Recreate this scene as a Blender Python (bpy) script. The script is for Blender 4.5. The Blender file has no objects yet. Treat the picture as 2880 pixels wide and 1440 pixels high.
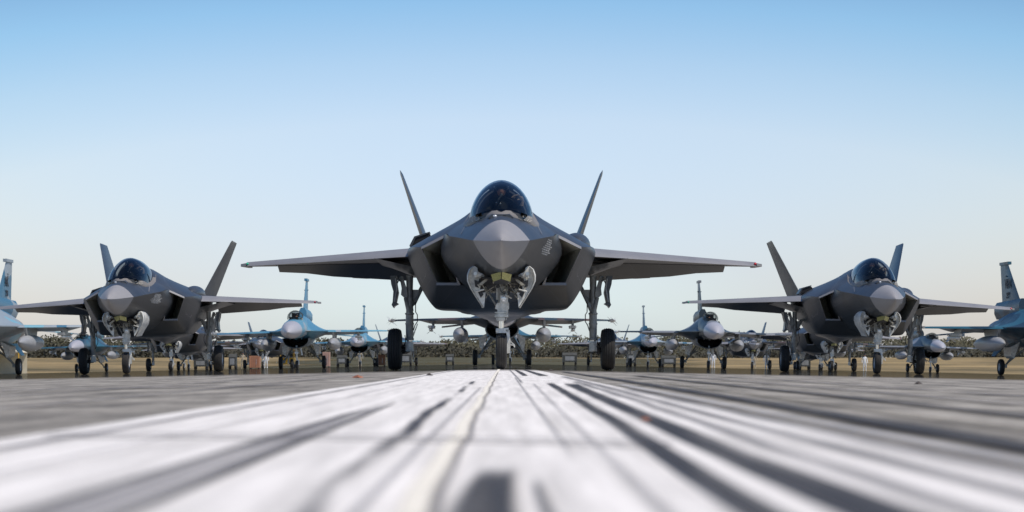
import bpy, math, random
import numpy as np
from mathutils import Vector, Matrix

# ------------------------------------------------------------------ camera, world, sun
S = bpy.context.scene
COL = S.collection
random.seed(7)
R = math.radians
CAMH = 0.12
cam_d = bpy.data.cameras.new('camera'); cam = bpy.data.objects.new('camera', cam_d); COL.objects.link(cam)
S.camera = cam
cam.location = (0, 0, CAMH); cam.rotation_euler = (R(90), 0, 0)
cam_d.sensor_width = 36; cam_d.lens = 87.5
cam_d.shift_x = 0.0104; cam_d.shift_y = 0.1042
cam_d.clip_start = 0.05; cam_d.clip_end = 6000
cam_d.dof.use_dof = True; cam_d.dof.focus_distance = 48; cam_d.dof.aperture_fstop = 5.6

SUN = Vector((0.40, -0.28, 0.87)).normalized()
w = bpy.data.worlds.new('World'); S.world = w; w.use_nodes = True
nt = w.node_tree; nt.nodes.clear()
out = nt.nodes.new('ShaderNodeOutputWorld'); bg = nt.nodes.new('ShaderNodeBackground')
sky = nt.nodes.new('ShaderNodeTexSky'); sky.sky_type = 'NISHITA'; sky.sun_disc = False
sky.sun_elevation = math.asin(SUN.z); sky.sun_rotation = math.atan2(SUN.x, SUN.y)
sky.altitude = 0; sky.air_density = 1.3; sky.dust_density = 0.6; sky.ozone_density = 2.5
tc = nt.nodes.new('ShaderNodeTexCoord'); sep = nt.nodes.new('ShaderNodeSeparateXYZ')
nt.links.new(tc.outputs['Generated'], sep.inputs[0])
cr = nt.nodes.new('ShaderNodeValToRGB')
mr = nt.nodes.new('ShaderNodeMapRange'); mr.inputs['From Min'].default_value = 0; mr.inputs['From Max'].default_value = 0.30
def wm(op, a, b_=None):
    n = nt.nodes.new('ShaderNodeMath'); n.operation = op
    for i, v in enumerate((a, b_)):
        if v is None: continue
        if isinstance(v, (int, float)): n.inputs[i].default_value = v
        else: nt.links.new(v, n.inputs[i])
    return n.outputs[0]
zz = wm('MAXIMUM', sep.outputs['Z'], 0.0)
side = wm('MINIMUM', wm('MULTIPLY', wm('MULTIPLY', sep.outputs['X'], sep.outputs['X']), 0.11), 0.0055)
rad = wm('SQRT', wm('ADD', wm('MULTIPLY', zz, zz), side))
nt.links.new(rad, mr.inputs['Value']); nt.links.new(mr.outputs[0], cr.inputs[0])
SKY_RAMP = [(0.0, (1.2, 1.498, 2.284)), (0.097, (1.213, 1.457, 2.094)), (0.164, (1.164, 1.269, 1.798)), (0.217, (1.186, 1.245, 1.692)), (0.323, (1.242, 1.25, 1.552)), (0.402, (1.058, 1.167, 1.456)), (0.478, (0.798, 1.058, 1.376)), (0.6, (0.474, 0.707, 1.007)), (1.0, (0.432, 0.633, 0.893))]
while len(cr.color_ramp.elements) < len(SKY_RAMP): cr.color_ramp.elements.new(0.5)
for e, (p, c) in zip(cr.color_ramp.elements, SKY_RAMP): e.position = p; e.color = (*c, 1)
mx = nt.nodes.new('ShaderNodeMix'); mx.data_type = 'RGBA'; mx.blend_type = 'MULTIPLY'; mx.inputs[0].default_value = 1
nt.links.new(sky.outputs[0], mx.inputs[6]); nt.links.new(cr.outputs[0], mx.inputs[7])
nt.links.new(mx.outputs[2], bg.inputs[0]); bg.inputs[1].default_value = 0.105
nt.links.new(bg.outputs[0], out.inputs[0])
sun_d = bpy.data.lights.new('sun', 'SUN'); sun = bpy.data.objects.new('sun', sun_d); COL.objects.link(sun)
sun_d.energy = 3.9; sun_d.angle = R(0.5); sun_d.color = (1.0, 0.90, 0.78)
sun.rotation_euler = SUN.to_track_quat('Z', 'Y').to_euler(); sun.location = (30, -40, 40)
S.view_settings.view_transform = 'Standard'; S.view_settings.look = 'None'
S.view_settings.exposure = 0.0; S.view_settings.gamma = 1
S.cycles.max_bounces = 6; S.cycles.transparent_max_bounces = 24

# ------------------------------------------------------------------ materials
def principled(name, col, rough=0.5, metal=0.0, **kw):
    m = bpy.data.materials.new(name); m.use_nodes = True
    b = m.node_tree.nodes['Principled BSDF']
    b.inputs['Base Color'].default_value = (*col, 1); b.inputs['Roughness'].default_value = rough
    b.inputs['Metallic'].default_value = metal
    for k, v in kw.items(): b.inputs[k.replace('_', ' ')].default_value = v
    return m
def N(m, t, **kw):
    n = m.node_tree.nodes.new(t)
    for k, v in kw.items(): setattr(n, k, v)
    return n
def L(m, a, b): m.node_tree.links.new(a, b)
def noisy(name, col, rough=0.5, metal=0.0, scale=3.0, amt=0.25, stretch=(1, 1, 1), seams=0.0, col2=None, camo=None, **kw):
    """paint with soft mottling, optional panel seams or camouflage patches, in object space"""
    m = principled(name, col, rough, metal, **kw)
    b = m.node_tree.nodes['Principled BSDF']
    tc = N(m, 'ShaderNodeTexCoord'); mp = N(m, 'ShaderNodeMapping'); mp.inputs['Scale'].default_value = stretch
    L(m, tc.outputs['Object'], mp.inputs[0])
    no = N(m, 'ShaderNodeTexNoise'); no.inputs['Scale'].default_value = scale; no.inputs['Detail'].default_value = 6
    no.inputs['Roughness'].default_value = 0.6
    L(m, mp.outputs[0], no.inputs['Vector'])
    c1 = tuple(c * (1 - amt) for c in col); c2 = tuple(min(1, c * (1 + amt)) for c in (col2 or col))
    rp = N(m, 'ShaderNodeValToRGB'); rp.color_ramp.elements[0].position = 0.3; rp.color_ramp.elements[1].position = 0.7
    rp.color_ramp.elements[0].color = (*c1, 1); rp.color_ramp.elements[1].color = (*c2, 1)
    L(m, no.outputs[0], rp.inputs[0]); o = rp.outputs[0]
    if camo:
        vn = N(m, 'ShaderNodeTexNoise'); vn.inputs['Scale'].default_value = 0.42; vn.inputs['Detail'].default_value = 1.5
        cm = N(m, 'ShaderNodeMapping'); cm.inputs['Scale'].default_value = (1.0, 0.6, 1.0)
        L(m, tc.outputs['Object'], cm.inputs[0]); L(m, cm.outputs[0], vn.inputs['Vector'])
        r2 = N(m, 'ShaderNodeValToRGB'); r2.color_ramp.interpolation = 'CONSTANT'
        els = r2.color_ramp.elements
        while len(els) < len(camo): els.new(0.5)
        for e, (p, c) in zip(els, camo): e.position = p; e.color = (*c, 1)
        L(m, vn.outputs[0], r2.inputs[0])
        mm = N(m, 'ShaderNodeMix', data_type='RGBA', blend_type='MULTIPLY'); mm.inputs[0].default_value = 1
        g1 = N(m, 'ShaderNodeValToRGB'); g1.color_ramp.elements[0].color = (1 - amt,) * 3 + (1,); g1.color_ramp.elements[1].color = (1, 1, 1, 1)
        L(m, no.outputs[0], g1.inputs[0])
        L(m, r2.outputs[0], mm.inputs[6]); L(m, g1.outputs[0], mm.inputs[7]); o = mm.outputs[2]
    if seams:
        sx = N(m, 'ShaderNodeSeparateXYZ'); L(m, tc.outputs['Object'], sx.inputs[0])
        cb = N(m, 'ShaderNodeCombineXYZ'); L(m, sx.outputs['Y'], cb.inputs[0])
        ad = N(m, 'ShaderNodeMath', operation='ADD'); ab = N(m, 'ShaderNodeMath', operation='ABSOLUTE')
        L(m, sx.outputs['X'], ab.inputs[0]); L(m, ab.outputs[0], ad.inputs[0]); L(m, sx.outputs['Z'], ad.inputs[1]); L(m, ad.outputs[0], cb.inputs[1])
        br = N(m, 'ShaderNodeTexBrick'); br.inputs['Scale'].default_value = 1.0
        br.inputs['Mortar Size'].default_value = 0.008; br.inputs['Brick Width'].default_value = 1.35; br.inputs['Row Height'].default_value = 0.62
        br.inputs['Mortar Smooth'].default_value = 0.4
        br.inputs['Color1'].default_value = (0.94, 0.94, 0.94, 1); br.inputs['Color2'].default_value = (1.04, 1.04, 1.04, 1)
        br.inputs['Mortar'].default_value = (1 + seams,) * 3 + (1,)
        L(m, cb.outputs[0], br.inputs['Vector'])
        mm = N(m, 'ShaderNodeMix', data_type='RGBA', blend_type='MULTIPLY'); mm.inputs[0].default_value = 1
        L(m, o, mm.inputs[6]); L(m, br.outputs[0], mm.inputs[7]); o = mm.outputs[2]
    L(m, o, b.inputs['Base Color'])
    rr = N(m, 'ShaderNodeMapRange'); rr.inputs['To Min'].default_value = max(0.02, rough - 0.08); rr.inputs['To Max'].default_value = rough + 0.1
    L(m, no.outputs[0], rr.inputs['Value']); L(m, rr.outputs[0], b.inputs['Roughness'])
    return m

M = {}
M['skin35'] = noisy('stealth_grey_paint', (0.044, 0.050, 0.058), 0.36, 0.0, scale=1.3, amt=0.25, seams=0.6, Specular_IOR_Level=0.6)
M['radome'] = noisy('radome_grey_paint', (0.29, 0.285, 0.29), 0.45, 0.0, scale=3, amt=0.06, Specular_IOR_Level=0.25)
M['edge35'] = noisy('edge_grey_paint', (0.25, 0.25, 0.255), 0.40, 0.15, scale=2, amt=0.08)
M['frame35'] = noisy('canopy_frame_tape', (0.20, 0.185, 0.165), 0.5, 0.0, scale=5, amt=0.1)
M['duct'] = noisy('intake_duct_paint', (0.5, 0.5, 0.43), 0.6, 0.0, scale=2, amt=0.15)
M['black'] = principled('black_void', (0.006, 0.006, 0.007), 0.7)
M['cockpit'] = noisy('cockpit_black', (0.012, 0.013, 0.015), 0.6, scale=6, amt=0.4)
M['gearwhite'] = noisy('gear_white_enamel', (0.60, 0.60, 0.56), 0.35, 0.0, scale=9, amt=0.35)
M['geargrey'] = noisy('gear_grey_enamel', (0.27, 0.275, 0.265), 0.4, 0.1, scale=9, amt=0.3)
M['steel'] = principled('bare_steel', (0.45, 0.46, 0.47), 0.28, 0.9)
M['chrome'] = principled('piston_chrome', (0.7, 0.72, 0.74), 0.12, 1.0)
M['tyre'] = noisy('tyre_rubber', (0.022, 0.021, 0.020), 0.75, scale=14, amt=0.35)
M['rim'] = noisy('wheel_rim_paint', (0.55, 0.55, 0.54), 0.4, scale=8, amt=0.2)
M['bracket'] = noisy('bracket_primer', (0.36, 0.34, 0.28), 0.4, 0.1, scale=12, amt=0.3)
M['hose'] = principled('hydraulic_hose', (0.02, 0.02, 0.022), 0.5)
M['eots'] = noisy('gold_sensor_glass', (0.42, 0.42, 0.17), 0.3, 0.3, scale=60, amt=0.5)
M['marking'] = principled('white_marking', (0.62, 0.62, 0.6), 0.6)
M['framemark'] = principled('cream_marking', (0.42, 0.40, 0.35), 0.6)
M['darkmark'] = principled('dark_marking', (0.02, 0.022, 0.03), 0.6)
M['navred'] = principled('red_lens', (0.65, 0.05, 0.06), 0.15)
M['navgreen'] = principled('green_lens', (0.05, 0.5, 0.30), 0.15)
M['lens'] = principled('lamp_lens', (0.85, 0.87, 0.88), 0.08, 0.3)
M['suit'] = noisy('flight_suit', (0.035, 0.04, 0.03), 0.85, scale=20, amt=0.3)
M['helmet'] = noisy('carbon_helmet', (0.02, 0.02, 0.024), 0.25, 0.2, scale=30, amt=0.3)
M['visor'] = principled('visor_glass', (0.01, 0.01, 0.012), 0.04, 0.6)
M['skin'] = noisy('skin', (0.50, 0.24, 0.14), 0.55, scale=20, amt=0.12)
M['glove'] = noisy('tan_glove', (0.62, 0.46, 0.30), 0.7, scale=20, amt=0.12)
M['mask'] = principled('oxygen_mask', (0.10, 0.11, 0.10), 0.4)

def glass(name, tint, refl=1.35, rough=0.02):
    m = bpy.data.materials.new(name); m.use_nodes = True; t = m.node_tree; t.nodes.clear()
    o = N(m, 'ShaderNodeOutputMaterial'); tr = N(m, 'ShaderNodeBsdfTransparent'); gl = N(m, 'ShaderNodeBsdfGlossy')
    mi = N(m, 'ShaderNodeMixShader'); fr = N(m, 'ShaderNodeFresnel'); fr.inputs[0].default_value = refl
    tr.inputs[0].default_value = (*tint, 1); gl.inputs['Roughness'].default_value = rough
    gl.inputs[0].default_value = (0.58, 0.62, 0.67, 1)
    ge = N(m, 'ShaderNodeNewGeometry'); iv = N(m, 'ShaderNodeMath', operation='SUBTRACT'); iv.inputs[0].default_value = 1.0
    L(m, ge.outputs['Backfacing'], iv.inputs[1]); fm = N(m, 'ShaderNodeMath', operation='MULTIPLY'); L(m, fr.outputs[0], fm.inputs[0]); L(m, iv.outputs[0], fm.inputs[1])
    L(m, fm.outputs[0], mi.inputs[0]); L(m, tr.outputs[0], mi.inputs[1]); L(m, gl.outputs[0], mi.inputs[2]); L(m, mi.outputs[0], o.inputs[0])
    return m
M['canopy'] = glass('smoked_canopy_glass', (0.50, 0.52, 0.53), 1.38)
M['canopy16'] = glass('gold_tinted_canopy_glass', (0.70, 0.72, 0.72), 1.40)

BL, LB, WH = (0.05, 0.16, 0.25), (0.20, 0.42, 0.50), (0.30, 0.35, 0.38)
M['p_arctic'] = noisy('arctic_camouflage', (0.3, 0.5, 0.62), 0.4, scale=3, amt=0.12, camo=[(0, BL), (0.44, WH), (0.56, LB)])
M['p_sky'] = noisy('sky_blue_camouflage', (0.17, 0.42, 0.58), 0.4, scale=3, amt=0.12, camo=[(0, (0.08, 0.24, 0.36)), (0.5, (0.12, 0.30, 0.40)), (0.62, (0.30, 0.36, 0.40))])
M['p_deep'] = noisy('deep_blue_camouflage', (0.1, 0.2, 0.3), 0.4, scale=3, amt=0.12, camo=[(0, (0.02, 0.05, 0.08)), (0.40, (0.03, 0.12, 0.17)), (0.50, (0.015, 0.045, 0.07)), (0.56, (0.05, 0.09, 0.12)), (0.61, (0.03, 0.11, 0.16))])
M['p_splinter'] = noisy('grey_splinter_camouflage', (0.1, 0.13, 0.16), 0.4, scale=3, amt=0.12, camo=[(0, (0.03, 0.045, 0.055)), (0.47, (0.22, 0.235, 0.25)), (0.58, (0.07, 0.09, 0.11))])
M['p_dark'] = noisy('dark_slate_camouflage', (0.1, 0.12, 0.14), 0.4, scale=3, amt=0.12, camo=[(0, (0.025, 0.03, 0.035)), (0.5, (0.09, 0.06, 0.05)), (0.58, (0.03, 0.055, 0.07))])
M['p_under'] = noisy('belly_blue_grey', (0.09, 0.11, 0.125), 0.45, scale=3, amt=0.12)
M['radome16'] = noisy('pale_radome', (0.40, 0.40, 0.43), 0.35, scale=3, amt=0.05)
M['tank16'] = noisy('tank_grey', (0.33, 0.34, 0.35), 0.38, scale=3, amt=0.08)

# ------------------------------------------------------------------ mesh helpers
class MB:
    def __init__(s): s.v = []; s.f = []
    def add(s, vs, fs):
        b = len(s.v); s.v += [tuple(v) for v in vs]; s.f += [tuple(i + b for i in f) for f in fs]; return s
    def grid(s, rows, close=False):
        n = len(rows[0]); vs = [p for r in rows for p in r]; fs = []
        for i in range(len(rows) - 1):
            for j in range(n if close else n - 1):
                k = (j + 1) % n
                fs.append((i * n + j, i * n + k, (i + 1) * n + k, (i + 1) * n + j))
        return s.add(vs, fs)
    def box(s, c, d, rot=None):
        vs = [Vector((x * d[0] / 2, y * d[1] / 2, z * d[2] / 2)) for x in (-1, 1) for y in (-1, 1) for z in (-1, 1)]
        if rot:
            m = Matrix.Rotation(rot[2], 3, 'Z') @ Matrix.Rotation(rot[1], 3, 'Y') @ Matrix.Rotation(rot[0], 3, 'X')
            vs = [m @ v for v in vs]
        vs = [v + Vector(c) for v in vs]
        return s.add(vs, [(0, 1, 3, 2), (4, 6, 7, 5), (0, 4, 5, 1), (2, 3, 7, 6), (0, 2, 6, 4), (1, 5, 7, 3)])
    def tube(s, pts, rad, n=10, caps=True):
        pts = [Vector(p) for p in pts]
        if not isinstance(rad, (list, tuple)): rad = [rad] * len(pts)
        rows = []
        for i, p in enumerate(pts):
            d = (pts[min(i + 1, len(pts) - 1)] - pts[max(i - 1, 0)]).normalized()
            a = Vector((0, 0, 1)) if abs(d.z) < 0.9 else Vector((1, 0, 0))
            u = d.cross(a).normalized(); v = d.cross(u)
            rows.append([p + (u * math.cos(t) + v * math.sin(t)) * rad[i] for t in [2 * math.pi * k / n for k in range(n)]])
        b = len(s.v); s.grid(rows, True)
        if caps:
            s.f.append(tuple(b + k for k in range(n))); s.f.append(tuple(b + (len(pts) - 1) * n + k for k in reversed(range(n))))
        return s
    def prism(s, poly, thick, axis=1, off=None):
        """poly: 3-D points; thick: vector to extrude by"""
        t = Vector(thick); a = [Vector(p) for p in poly]; n = len(a)
        vs = a + [p + t for p in a]
        fs = [tuple(range(n)), tuple(range(2 * n - 1, n - 1, -1))] + [(i, (i + 1) % n, n + (i + 1) % n, n + i) for i in range(n)]
        return s.add(vs, fs)
    def lathe(s, prof, c, ax='X', n=32):
        rows = []
        for (a, r) in prof:
            row = []
            for k in range(n):
                t = 2 * math.pi * k / n; p, q = r * math.cos(t), r * math.sin(t)
                v = {'X': (a, p, q), 'Y': (p, a, q), 'Z': (p, q, a)}[ax]
                row.append((v[0] + c[0], v[1] + c[1], v[2] + c[2]))
            rows.append(row)
        return s.grid(rows, True)
    def ball(s, c, r, n=12, m=8):
        rows = []
        for i in range(m + 1):
            t = math.pi * i / m; z = math.cos(t); q = math.sin(t) + 1e-4
            rows.append([(c[0] + r[0] * q * math.cos(2 * math.pi * k / n), c[1] + r[1] * q * math.sin(2 * math.pi * k / n), c[2] + r[2] * z) for k in range(n)])
        return s.grid(rows, True)
    def mirror(s):
        b = len(s.v); nf = len(s.f); s.v += [(-x, y, z) for (x, y, z) in s.v]
        s.f += [tuple(reversed([i + b for i in f])) for f in s.f[:nf]]; return s
    def build(s, name, mat, parent=None, smooth=35, off=0.0, fix=True):
        me = bpy.data.meshes.new(name)
        me.from_pydata([(x, y - off, z) for (x, y, z) in s.v], [], s.f)
        if fix:
            import bmesh
            bm = bmesh.new(); bm.from_mesh(me); bmesh.ops.remove_doubles(bm, verts=bm.verts, dist=1e-5)
            bmesh.ops.recalc_face_normals(bm, faces=bm.faces); bm.to_mesh(me); bm.free()
        if smooth:
            me.shade_smooth(); me.set_sharp_from_angle(angle=R(smooth))
        me.materials.append(mat)
        o = bpy.data.objects.new(name, me); COL.objects.link(o)
        if parent: o.parent = parent
        return o

def tag(o, label=None, cat=None, group=None, kind=None):
    if label: o['label'] = label
    if cat: o['category'] = cat
    if group: o['group'] = group
    if kind: o['kind'] = kind
    return o
def empty(name, loc=(0, 0, 0)):
    o = bpy.data.objects.new(name, None); COL.objects.link(o); o.location = loc; o.empty_display_size = 0.3; return o
KIDS = {}
def kids(o): return [c for c in COL.objects if c.parent == o]
def copy_tree(o, parent=None, skip=()):
    c = o.copy(); COL.objects.link(c)
    if parent is not None: c.parent = parent
    for ch in list(o.children):
        if ch.name.split('.')[0] in skip: continue
        copy_tree(ch, c, skip)
    return c

def interp(st, keys, s):
    """piecewise monotone-cubic (pchip) interpolation of arrays keyed by station"""
    K = np.array(keys, float); A = np.array(st, float)
    i = int(np.clip(np.searchsorted(K, s) - 1, 0, len(K) - 2))
    h = np.diff(K); d = np.diff(A, axis=0) / h.reshape((-1,) + (1,) * (A.ndim - 1))
    def slope(j):
        if j == 0: return d[0]
        if j == len(K) - 1: return d[-1]
        a, b = d[j - 1], d[j]
        with np.errstate(divide='ignore', invalid='ignore'):
            m = np.where(a * b > 0, 2 * a * b / (a + b + 1e-12 * np.sign(a + b + 1e-30)), 0)
        return np.nan_to_num(m)
    t = (s - K[i]) / h[i]; t = min(max(t, 0), 1)
    return ((2 * t**3 - 3 * t**2 + 1) * A[i] + (t**3 - 2 * t**2 + t) * h[i] * slope(i) + (-2 * t**3 + 3 * t**2) * A[i + 1] + (t**3 - t**2) * h[i] * slope(i + 1))
def resample(P, k=3):
    P = [np.array(p, float) for p in P]; o = []
    for i in range(len(P) - 1):
        p0 = P[i - 1] if i > 0 else 2 * P[0] - P[1]; p3 = P[i + 2] if i + 2 < len(P) else 2 * P[-1] - P[-2]
        for j in range(k):
            t = j / k
            a = 0.5 * ((2 * P[i]) + (-p0 + P[i + 1]) * t + (2 * p0 - 5 * P[i] + 4 * P[i + 1] - p3) * t * t + (-p0 + 3 * P[i] - 3 * P[i + 1] + p3) * t**3)
            o.append(a)
    o.append(P[-1]); return o

# ------------------------------------------------------------------ runway, paint, marks, grass
def crown(x): return -0.02 * (math.sqrt(x * x + 0.25) - 0.5)
def coords(m, kind='Position'):
    g = N(m, 'ShaderNodeNewGeometry'); return g.outputs['Position']

def add_mirage_layer(m, bsdf, y0=34.0, y1=44.0):
    """mirage put into the surface beyond a few dozen metres: tinted mirror-like layer with ripples"""
    p = coords(m); sp = N(m, 'ShaderNodeSeparateXYZ'); L(m, p, sp.inputs[0])
    mr = N(m, 'ShaderNodeMapRange'); mr.inputs['From Min'].default_value = y0; mr.inputs['From Max'].default_value = y1
    L(m, sp.outputs['Y'], mr.inputs['Value'])
    gl = N(m, 'ShaderNodeBsdfGlossy'); gl.inputs['Roughness'].default_value = 0.03; gl.inputs[0].default_value = (0.42, 0.42, 0.39, 1)
    mp = N(m, 'ShaderNodeMapping'); mp.inputs['Scale'].default_value = (2.2, 0.35, 1)
    L(m, p, mp.inputs[0]); no = N(m, 'ShaderNodeTexNoise'); no.inputs['Scale'].default_value = 1.2; no.inputs['Detail'].default_value = 3
    L(m, mp.outputs[0], no.inputs['Vector'])
    bp = N(m, 'ShaderNodeBump'); bp.inputs['Strength'].default_value = 0.006; bp.inputs['Distance'].default_value = 0.05
    L(m, no.outputs[0], bp.inputs['Height']); L(m, bp.outputs[0], gl.inputs['Normal'])
    fm = N(m, 'ShaderNodeMath', operation='MULTIPLY'); fr = N(m, 'ShaderNodeFresnel'); fr.inputs[0].default_value = 1.02
    L(m, mr.outputs[0], fm.inputs[0]); L(m, fr.outputs[0], fm.inputs[1])
    mi = N(m, 'ShaderNodeMixShader'); L(m, fm.outputs[0], mi.inputs[0]); L(m, bsdf.outputs[0], mi.inputs[1]); L(m, gl.outputs[0], mi.inputs[2])
    o = [n for n in m.node_tree.nodes if n.type == 'OUTPUT_MATERIAL'][0]
    L(m, mi.outputs[0], o.inputs[0])

def ground_mat(name, c1, c2, scale=(6, 1.2, 1), fine=60, hot=True, rough=0.85, amt=0.35, bump=0.25):
    m = principled(name, c1, rough); b = m.node_tree.nodes['Principled BSDF']; b.inputs['Specular IOR Level'].default_value = 0.12
    p = coords(m); mp = N(m, 'ShaderNodeMapping'); mp.inputs['Scale'].default_value = scale; L(m, p, mp.inputs[0])
    a = N(m, 'ShaderNodeTexNoise'); a.inputs['Scale'].default_value = 1; a.inputs['Detail'].default_value = 8; a.inputs['Roughness'].default_value = 0.65
    L(m, mp.outputs[0], a.inputs['Vector'])
    f = N(m, 'ShaderNodeTexNoise'); f.inputs['Scale'].default_value = fine; f.inputs['Detail'].default_value = 3; L(m, p, f.inputs['Vector'])
    rp = N(m, 'ShaderNodeValToRGB'); rp.color_ramp.elements[0].position = 0.35; rp.color_ramp.elements[1].position = 0.65
    rp.color_ramp.elements[0].color = (*c1, 1); rp.color_ramp.elements[1].color = (*c2, 1); L(m, a.outputs[0], rp.inputs[0])
    r2 = N(m, 'ShaderNodeValToRGB'); r2.color_ramp.elements[0].color = (1 - amt,) * 3 + (1,); r2.color_ramp.elements[1].color = (1 + amt,) * 3 + (1,)
    L(m, f.outputs[0], r2.inputs[0])
    mm = N(m, 'ShaderNodeMix', data_type='RGBA', blend_type='MULTIPLY'); mm.inputs[0].default_value = 1
    L(m, rp.outputs[0], mm.inputs[6]); L(m, r2.outputs[0], mm.inputs[7]); L(m, mm.outputs[2], b.inputs['Base Color'])
    if bump:
        bp = N(m, 'ShaderNodeBump'); bp.inputs['Strength'].default_value = bump; bp.inputs['Distance'].default_value = 0.004
        L(m, f.outputs[0], bp.inputs['Height']); L(m, bp.outputs[0], b.inputs['Normal'])
    if hot: add_mirage_layer(m, b)  # mirage reflection is put into the ground material
    return m

xs = sorted(set([round(v, 3) for v in list(np.linspace(-46, 46, 47)) + list(np.linspace(-2, 2, 17))]))
ysr = list(np.linspace(-30, 60, 19)) + list(np.linspace(66, 285, 30))
b = MB(); b.grid([[(x, y, crown(x)) for x in xs] for y in ysr])
rw = b.build('runway', ground_mat('worn_asphalt', (0.12, 0.113, 0.10), (0.40, 0.372, 0.325), (3.0, 0.7, 1), 14, amt=0.6), smooth=40)
tag(rw, kind='structure')

def sheet(name, x0, x1, y0, y1, mat, dz, nx=12, ny=60):
    b = MB(); b.grid([[(x, y, crown(x) + dz) for x in np.linspace(x0, x1, nx)] for y in np.linspace(y0, y1, ny)])
    o = b.build(name, mat, smooth=40); tag(o, kind='structure'); return o
u = lambda k: k * CAMH
sheet('runway_centre_line', u(-6.95), u(4.98), -6, 280, ground_mat('worn_white_paint', (0.58, 0.56, 0.53), (0.86, 0.83, 0.79), (22, 0.7, 1), 90, amt=0.2), 0.002)

def mark_mat(name, col, alpha, stretch=(30, 0.8, 1), lo=0.3, hi=0.6, sc=1.0):
    m = principled(name, col, 0.8); b = m.node_tree.nodes['Principled BSDF']; b.inputs['Specular IOR Level'].default_value = 0.15
    p = coords(m); mp = N(m, 'ShaderNodeMapping'); mp.inputs['Scale'].default_value = stretch; L(m, p, mp.inputs[0])
    a = N(m, 'ShaderNodeTexNoise'); a.inputs['Scale'].default_value = sc; a.inputs['Detail'].default_value = 5; L(m, mp.outputs[0], a.inputs['Vector'])
    r = N(m, 'ShaderNodeMapRange'); r.inputs['From Min'].default_value = lo; r.inputs['From Max'].default_value = hi; r.inputs['To Max'].default_value = alpha
    r.inputs['To Min'].default_value = alpha * (0.0 if name == 'rubber_broken' else 0.62)
    L(m, a.outputs[0], r.inputs['Value'])
    # soft edges across the mark from its UV-free "cross" attribute
    at = N(m, 'ShaderNodeAttribute', attribute_name='cross')
    mu = N(m, 'ShaderNodeMath', operation='MULTIPLY'); L(m, r.outputs[0], mu.inputs[0]); L(m, at.outputs['Fac'], mu.inputs[1])
    L(m, mu.outputs[0], b.inputs['Alpha'])
    return m
MK = {
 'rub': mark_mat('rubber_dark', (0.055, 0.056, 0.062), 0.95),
 'rub_shade': mark_mat('rubber_or_shade_soft', (0.10, 0.10, 0.115), 0.62),
 'rubf': mark_mat('rubber_faint', (0.13, 0.13, 0.155), 0.42),
 'blob': mark_mat('rubber_broken', (0.07, 0.07, 0.08), 0.9, (9, 0.55, 1), 0.40, 0.58),
 'seal': mark_mat('cream_crack_sealant', (0.80, 0.76, 0.66), 1.0, (20, 4, 1), 0.2, 0.45),
 'stain': mark_mat('brown_stain', (0.20, 0.185, 0.15), 0.6, (3, 0.5, 1)),
 'light': mark_mat('paint_overspill', (0.55, 0.55, 0.56), 0.75, (12, 0.5, 1)),
}
mark_z = [0.004]
def mark(name, pts, mat, soft=0.25, wob=0.0):
    """pts: (y, u_centre, u_width); a thin ribbon of rubber, sealant or painted crack shadow lying on the runway"""
    mark_z[0] += 0.00012; z = mark_z[0]
    ys = []; 
    y0, y1 = pts[0][0], pts[-1][0]; n = max(12, int(abs(y1 - y0) * 3)) if abs(y1 - y0) < 40 else 120
    rows = []; cross = []
    PX = [p[0] for p in pts]
    for i in range(n + 1):
        y = y0 + (y1 - y0) * i / n
        c = np.interp(y, PX, [p[1] for p in pts]); wd = np.interp(y, PX, [p[2] for p in pts])
        c += wob * (math.sin(y * 2.1 + c) + 0.6 * math.sin(y * 5.3 + 1.7 * c)) * 0.5
        end = min(1, i / 2.0 + 0.0, (n - i) / 2.0)
        row = []
        for q in (-0.5, -0.5 + soft, 0.5 - soft, 0.5):
            x = u(c + q * wd); row.append((x, y, crown(x) + z)); cross.append((0.0 if abs(q) == 0.5 else 1.0) * end)
        rows.append(row)
    b = MB(); b.grid(rows)
    o = b.build(name, MK[mat], smooth=0, fix=False)
    at = o.data.attributes.new('cross', 'FLOAT', 'POINT'); at.data.foreach_set('value', cross)
    tag(o, kind='structure'); return o
mark('tyre_or_shade_mark', [(1.2, -6.0, .4), (8, -6.0, .35), (40, -6.2, .5)], 'rub_shade')
mark('tyre_or_shade_mark', [(1.2, -2.80, .55), (6.0, -2.78, .30), (7.0, -2.75, .2)], 'rubf', 0.1)
mark('tyre_or_shade_mark', [(1.2, -3.20, .20), (5.5, -2.98, .16), (6.6, -2.92, .08)], 'rub', 0.2)
mark('tyre_or_shade_mark', [(1.2, -2.45, .19), (5.5, -2.56, .17), (7.6, -2.62, .08)], 'rub', 0.2)
mark('tyre_or_shade_mark', [(1.2, -1.22, .28), (3, -1.32, .32), (6, -1.42, .30), (16, -1.42, .3)], 'blob', 0.35, 0.06)
mark('tyre_or_shade_mark', [(1.2, -0.95, .12), (4, -0.93, .12), (12, -0.8, .12)], 'rubf', 0.3)
mark('crack_sealant', [(1.2, -0.56, .22), (4, -0.60, .20), (8, -0.55, .2), (20, -0.5, .3), (44, -0.35, .4)], 'seal', 0.15, 0.05)
mark('tyre_or_shade_mark', [(1.2, -0.40, .12), (3, -0.45, .10), (8, -0.43, .10), (30, -0.35, .12)], 'rub_shade', 0.3, 0.05)  # dark ribbon paints the shadow along the right side of the crack
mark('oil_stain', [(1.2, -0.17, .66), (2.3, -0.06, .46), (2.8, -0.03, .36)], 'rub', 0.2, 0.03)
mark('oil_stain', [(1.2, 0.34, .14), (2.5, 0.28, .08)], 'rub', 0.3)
mark('tyre_or_shade_mark', [(1.2, 1.05, .12), (6, 1.2, .12), (14, 1.5, .2)], 'rubf', 0.4)
mark('tyre_or_shade_mark', [(3, 0.75, .06), (9, 0.8, .08), (20, 0.9, .1)], 'rub_shade', 0.3)
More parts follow.
